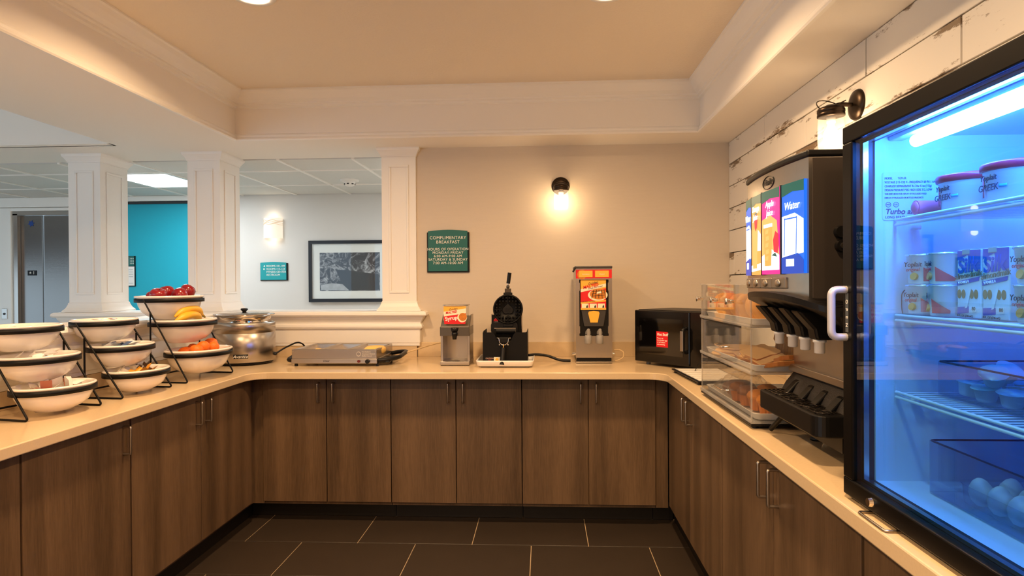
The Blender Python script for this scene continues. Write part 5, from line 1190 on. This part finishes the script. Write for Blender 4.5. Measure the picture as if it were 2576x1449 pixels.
# wire shelves
M_rack = mat('white coated wire', '#dfe8f2', .3)
_bar = None
SZ = (1.556, 1.342, 1.170)
for i, z in enumerate(SZ):
    o = thing('wire_shelf', ('white wire shelf under the large yogurt tubs', 'white wire shelf under the milk cartons', 'white wire shelf under the creamer bin')[i], 'shelf', ((.79 + 1.19) / 2, (iy0 + iy1) / 2, z - .012), 0, 'wire shelves in the refrigerator')
    for dz in (0, -.011): MB().tube([(.790, iy0 + .004, z + dz), (.790, iy1 - .004, z + dz)], .0036, 8).build('front_rail', M_rack, o)
    MB().tube([(1.185, iy0 + .004, z - .003), (1.185, iy1 - .004, z - .003)], .003, 8).build('rear_rail', M_rack, o)
    k = 0; y = iy0 + .012
    while y < iy1 - .008:
        if _bar is None: b = MB().tube([(-.195, 0, 0), (.195, 0, 0)], .0019, 6).build('wire', M_rack, o, world=False); _bar = b
        else: b = _bar.copy(); C.objects.link(b); b.parent = o
        b.location = (0, y - (iy0 + iy1) / 2, .0125); y += .0215
    for yy_ in (iy1 - .010, iy0 + .010): MB().lathe([(0, 0), (.010, 0), (.011, .006), (.009, .010), (0, .011)], (.83, yy_, z - .022), 14).build('shelf_clip', M_liner, o)
# ---- things on the top shelf
z = SZ[0] + .0048
M_cupw = mat('white yogurt plastic', '#eef0f2', .35); M_lid = mat('red lid', '#c2183a', .35); M_foil = mat('foil lid', '#d5dce0', .25, .8)
M_pink = mat('pink print', '#e0475a', .4); M_blue = mat('blue print', '#1747b8', .4); M_tealp = mat('aqua print', '#27a8c4', .4)
def tub(x, y, label, txt):
    o = thing('yogurt_tub', label, 'yogurt tub', (x, y, z))
    MB().lathe([(0, 0), (.048, 0), (.050, .003), (.056, .060), (.058, .062)], (x, y, z), 36).build('tub', M_cupw, o)
    MB().lathe([(.0565, .056), (.0600, .058), (.0605, .068), (.058, .071), (0, .071)], (x, y, z), 36).build('lid', M_lid, o)
    for a0_, a1_, z0_, z1_, m in ((150, 162, .010, .050, M_pink), (200, 214, .024, .030, M_tealp)): curved_plate('label_patch', x, y, .0545, a0_, a1_, z + z0_, z + z1_, .0006, m, o)
    n_ = -PI / 2 + .25
    for s_, sz, zz in ((txt, .017, .026), ('Yoplait', .015, .044)): text(s_, sz, M_ink, o, (x - .0545, y + .004, z + zz), rot=(PI / 2, 0, -PI / 2), shear=.15)
tub(.862, 1.305, 'large white yogurt tub with red lid beside a pink roll', 'GREEK'); tub(.862, 1.175, 'large white yogurt tub with red lid farther from the rating plate', 'GREEK')
o = thing('pink_roll', 'small pink wrapped roll lying beside the first yogurt tub', 'packet', (.835, 1.385, z))
MB().cyl((.80, 1.388, z + .016), (.868, 1.388, z + .016), .0155, None, 18).build('wrapper', mat('pink wrapper', '#f0607e', .4), o)
for x in (.80, .868): MB().ball((x, 1.388, z + .016), .006, .0135, .0135, 12, 8).build('twisted_end', mat('pink wrapper', '#f0607e', .4), o)
# ---- middle shelf
z = SZ[1] + .0048
def cup(x, y, zz, label, m1, yaw):
    o = thing('yogurt_cup', label, 'yogurt cup', (x, y, zz), yaw, 'small yogurt cups in the refrigerator')
    MB().lathe([(0, 0), (.029, 0), (.0305, .003), (.0345, .058), (.0365, .060), (.0365, .0625)], (0, 0, 0), 32).build('cup', M_cupw, o, world=False)
    MB().lathe([(0, .0645), (.0362, .0645), (.0372, .0628), (.0372, .0605)], (0, 0, 0), 32).build('foil_lid', M_foil, o, world=False)
    vs = []; fs = []; n_ = 8
    for k in range(n_ + 1):
        a = math.radians(215 + 60 * k / n_); r_ = .0332; vs += [(r_ * math.cos(a), r_ * math.sin(a), .006), ((r_ + .0018) * math.cos(a), (r_ + .0018) * math.sin(a), .036 - .003 * k)]
    for k in range(n_): fs.append((2 * k, 2 * k + 2, 2 * k + 3, 2 * k + 1))
    MB().add([(p[0] * 1.0, p[1] * 1.0, p[2]) for p in vs], fs, True).build('label_patch', m1, o, world=False)
    text('Yoplait', .015, M_ink, o, (-.0352, .0, .042), rot=(PI / 2, 0, -PI / 2), shear=.15, world=False)
    text('original', .011, M_pink, o, (-.0350, .0, .031), rot=(PI / 2, 0, -PI / 2), shear=.15, world=False)
    MB().cyl((-.030, -.002, .016), (-.0355, -.002, .017), .008, None, 14).build('fruit_print', mat('peach print', '#e8a04a', .5), o, world=False)
for (x, y, zz, lb, yw) in ((.828, 1.402, 0, 'white yogurt cup with red label in the lower row by the refrigerator wall', .2), (.828, 1.402, .0655, 'white yogurt cup with red label stacked by the refrigerator wall', .35), (.828, 1.326, 0, 'white yogurt cup in the lower row beside the milk cartons', -.5), (.828, 1.326, .0655, 'white yogurt cup with orange fruit stacked beside the milk cartons', -.25)): cup(x, y, z + zz, lb, M_pink, yw)
for (x, y, zz, lb) in ((.835, 1.095, 0, 'aqua printed yogurt cup in the lower row past the milk cartons'), (.835, 1.095, .0655, 'aqua printed yogurt cup stacked past the milk cartons')): cup(x, y, z + zz, lb, M_tealp, 0)
def carton(y0, y1, label):
    o = thing('milk_carton', label, 'carton', (.85, (y0 + y1) / 2, z)); x = .822; ymid = (y0 + y1) / 2; h = .132
    MB().box(x, x + .055, y0, y1, z, z + h).build('box', mat('pale blue carton', '#dfe9f6', .4), o, bevel=.002)
    def P(name, pts, k, m): return MB().prism([(y1 - u * (y1 - y0), z + v_) for u, v_ in pts], 'x', x - .0004 * k - .0004, x - .0004 * k).build(name, m, o)
    P('blue_top', [(.02, .112), (.45, .122), (.62, .100), (.98, .085), (.98, .131), (.02, .131)], 0.5, M_blue)
    P('vanilla_band', [(.0, .062), (.92, .072), (.96, .080), (0, .070)], 1, M_blue)
    P('milk_splash', [(.35, .018), (.45, .020), (.62, .058), (.55, .058)], 2, M_cupw)
    for u in (.10, .28, .62, .80): P('almond_print', [(u + .085 * math.cos(a), .046 + .009 * math.sin(a)) for a in [2 * PI * k / 12 for k in range(12)]], 1, mat('almond print', '#b5804a', .5))
    P('claim_label', [(.02, .006), (.50, .010), (.50, .022), (.02, .020)], 1, M_blue)
    P('calorie_box', [(.60, .010), (.82, .012), (.82, .024), (.60, .022)], 1, M_cupw)
    text('80', .010, M_ink, o, (x - .001, y1 - .71 * (y1 - y0), z + .018), rot=(PI / 2, 0, -PI / 2))
    text('Silk', .040, M_blue, o, (x - .0012, ymid + .004, z + .101), rot=(PI / 2, -.08, -PI / 2), shear=.15, offset=.0012)
    text('almondmilk', .0165, mat('brown print', '#8a6a50', .5), o, (x - .0012, ymid, z + .083), rot=(PI / 2, -.12, -PI / 2), shear=.1)
    text('VANILLA', .008, M_let, o, (x - .0012, ymid + .014, z + .0685), rot=(PI / 2, -.12, -PI / 2))
    text('8 FL OZ (236 mL)', .006, M_ink, o, (x - .0012, ymid + .01, z + .0035), rot=(PI / 2, 0, -PI / 2))
    MB().box(x - .001, x + .020, y1 - .038, y1 - .014, z + h - .010, z + h + .002).build('foil_tab', M_foil, o, bevel=.002)
carton(1.218, 1.286, 'blue and white almond milk carton next to the yogurt cups'); carton(1.146, 1.214, 'blue and white almond milk carton next to the aqua cups')
o = thing('shelf_guard', 'clear low acrylic guard along the front of the milk carton shelf', 'shelf guard', (.802, 1.2, z))
MB().box(.799, .801, iy0 + .01, iy1 - .012, z, z + .030).build('panel', M_acr, o)
MB().tube(fillet([(.800, iy1 - .012, z), (.800, iy1 - .008, z + .012), (.800, iy1 - .008, z + .044), (.800, iy1 - .02, z + .052)], .01, 4), .0012, 6).build('edge', M_ink, o)
# ---- lower shelf: bin of creamers
z = SZ[2] + .0048
def bin_(name, label, x0, x1, y0, y1, z0, h):
    o = thing(name, label, 'bin', ((x0 + x1) / 2, (y0 + y1) / 2, z0)); m = glassy('clear blue bin', (.80, .86, .94), 1.45, .02, .03)
    MB().box(x0, x1, y0, y1, z0, z0 + .003).build('floor_panel', m, o)
    for n_, b_ in (('front_panel', (x0, x0 + .003, y0, y1)), ('back_panel', (x1 - .003, x1, y0, y1)), ('end_panel', (x0, x1, y1 - .003, y1)), ('end_panel', (x0, x1, y0, y0 + .003))): MB().box(*b_, z0 + .003, z0 + h).build(n_, m, o)
    MB().tube(fillet([(x0, y0, z0 + h), (x0, y1, z0 + h), (x1, y1, z0 + h), (x1, y0, z0 + h)], .012, 4), .0022, 6).build('rim', mat('dark blue edge', '#16254f', .3), o); return o
bin_('creamer_bin', 'clear bin of small creamer cups on the lower wire shelf', .845, 1.10, .96, 1.385, z, .072)
cr_ = None; rng = random.Random(5)
for i in range(16):
    x, y = .875 + .055 * (i % 4) + rng.uniform(-.006, .006), 1.335 - .062 * (i // 4) + rng.uniform(-.006, .006); zz = z + .006
    spots = [(x, y, zz, (rng.uniform(-.15, .15), rng.uniform(-.15, .15), 0))]
    if i % 3 == 1: spots.append((x + .008, y - .01, zz + .036, (rng.uniform(-.7, .7), rng.uniform(-.5, .5), 0)))
    for (a, b_, c_, rt) in spots:
        if cr_ is None:
            cr_ = thing('creamer_cup', 'small white creamer cup with peel lid in the clear bin', 'creamer', (a, b_, c_), 0, 'creamer cups in the bin')
            MB().lathe([(0, 0), (.015, 0), (.017, .004), (.021, .026), (.024, .027)], (0, 0, 0), 20).build('cup', M_cupw, cr_, world=False)
            MB().lathe([(0, .0285), (.024, .0285), (.026, .027)], (0, 0, 0), 20).build('peel_lid', mat('pale blue peel lid', '#a9d3e4', .3), cr_, world=False)
            cr_.rotation_euler = rt
        else: dup(cr_, (a, b_, c_), rot=rt)
# ---- bottom drawer with eggs
z = iz0 + .002
bin_('egg_bin', 'clear low bin holding eggs at the bottom of the refrigerator', .815, 1.10, .955, 1.365, z, .112)
eg = None
for i in range(6):
    for j in range(2):
        p = (.860 + .056 * j, 1.275 - .052 * i, z + .030)
        if eg is None:
            eg = MB().lathe([(0, -.027), (.011, -.024), (.019, -.013), (.0215, 0), (.019, .012), (.012, .023), (.005, .028), (0, .029)], (0, 0, 0), 20).build('egg', mat('white eggshell', '#f0ece6', .5)); e_ = eg
        else: e_ = eg.copy(); C.objects.link(e_)
        e_.location = p; e_.rotation_euler = (rng.uniform(-.3, .3), rng.uniform(-.3, .3), 0); tag(e_, 'white egg in the clear tray inside the lowest bin', 'egg', 'eggs in the refrigerator')
o = thing('egg_tray', 'clear rounded tray cupping the eggs inside the lowest bin', 'egg tray', (.888, 1.145, z + .0035))
loft(MB(), rrect(.832, .944, .985, 1.305, .03), [(-.008, z + .0035), (0, z + .008), (.002, z + .044), (.005, z + .046)], cap1=False).build('tray', glassy('clear tray plastic', (.86, .9, .96), 1.45, .05, .05), o)
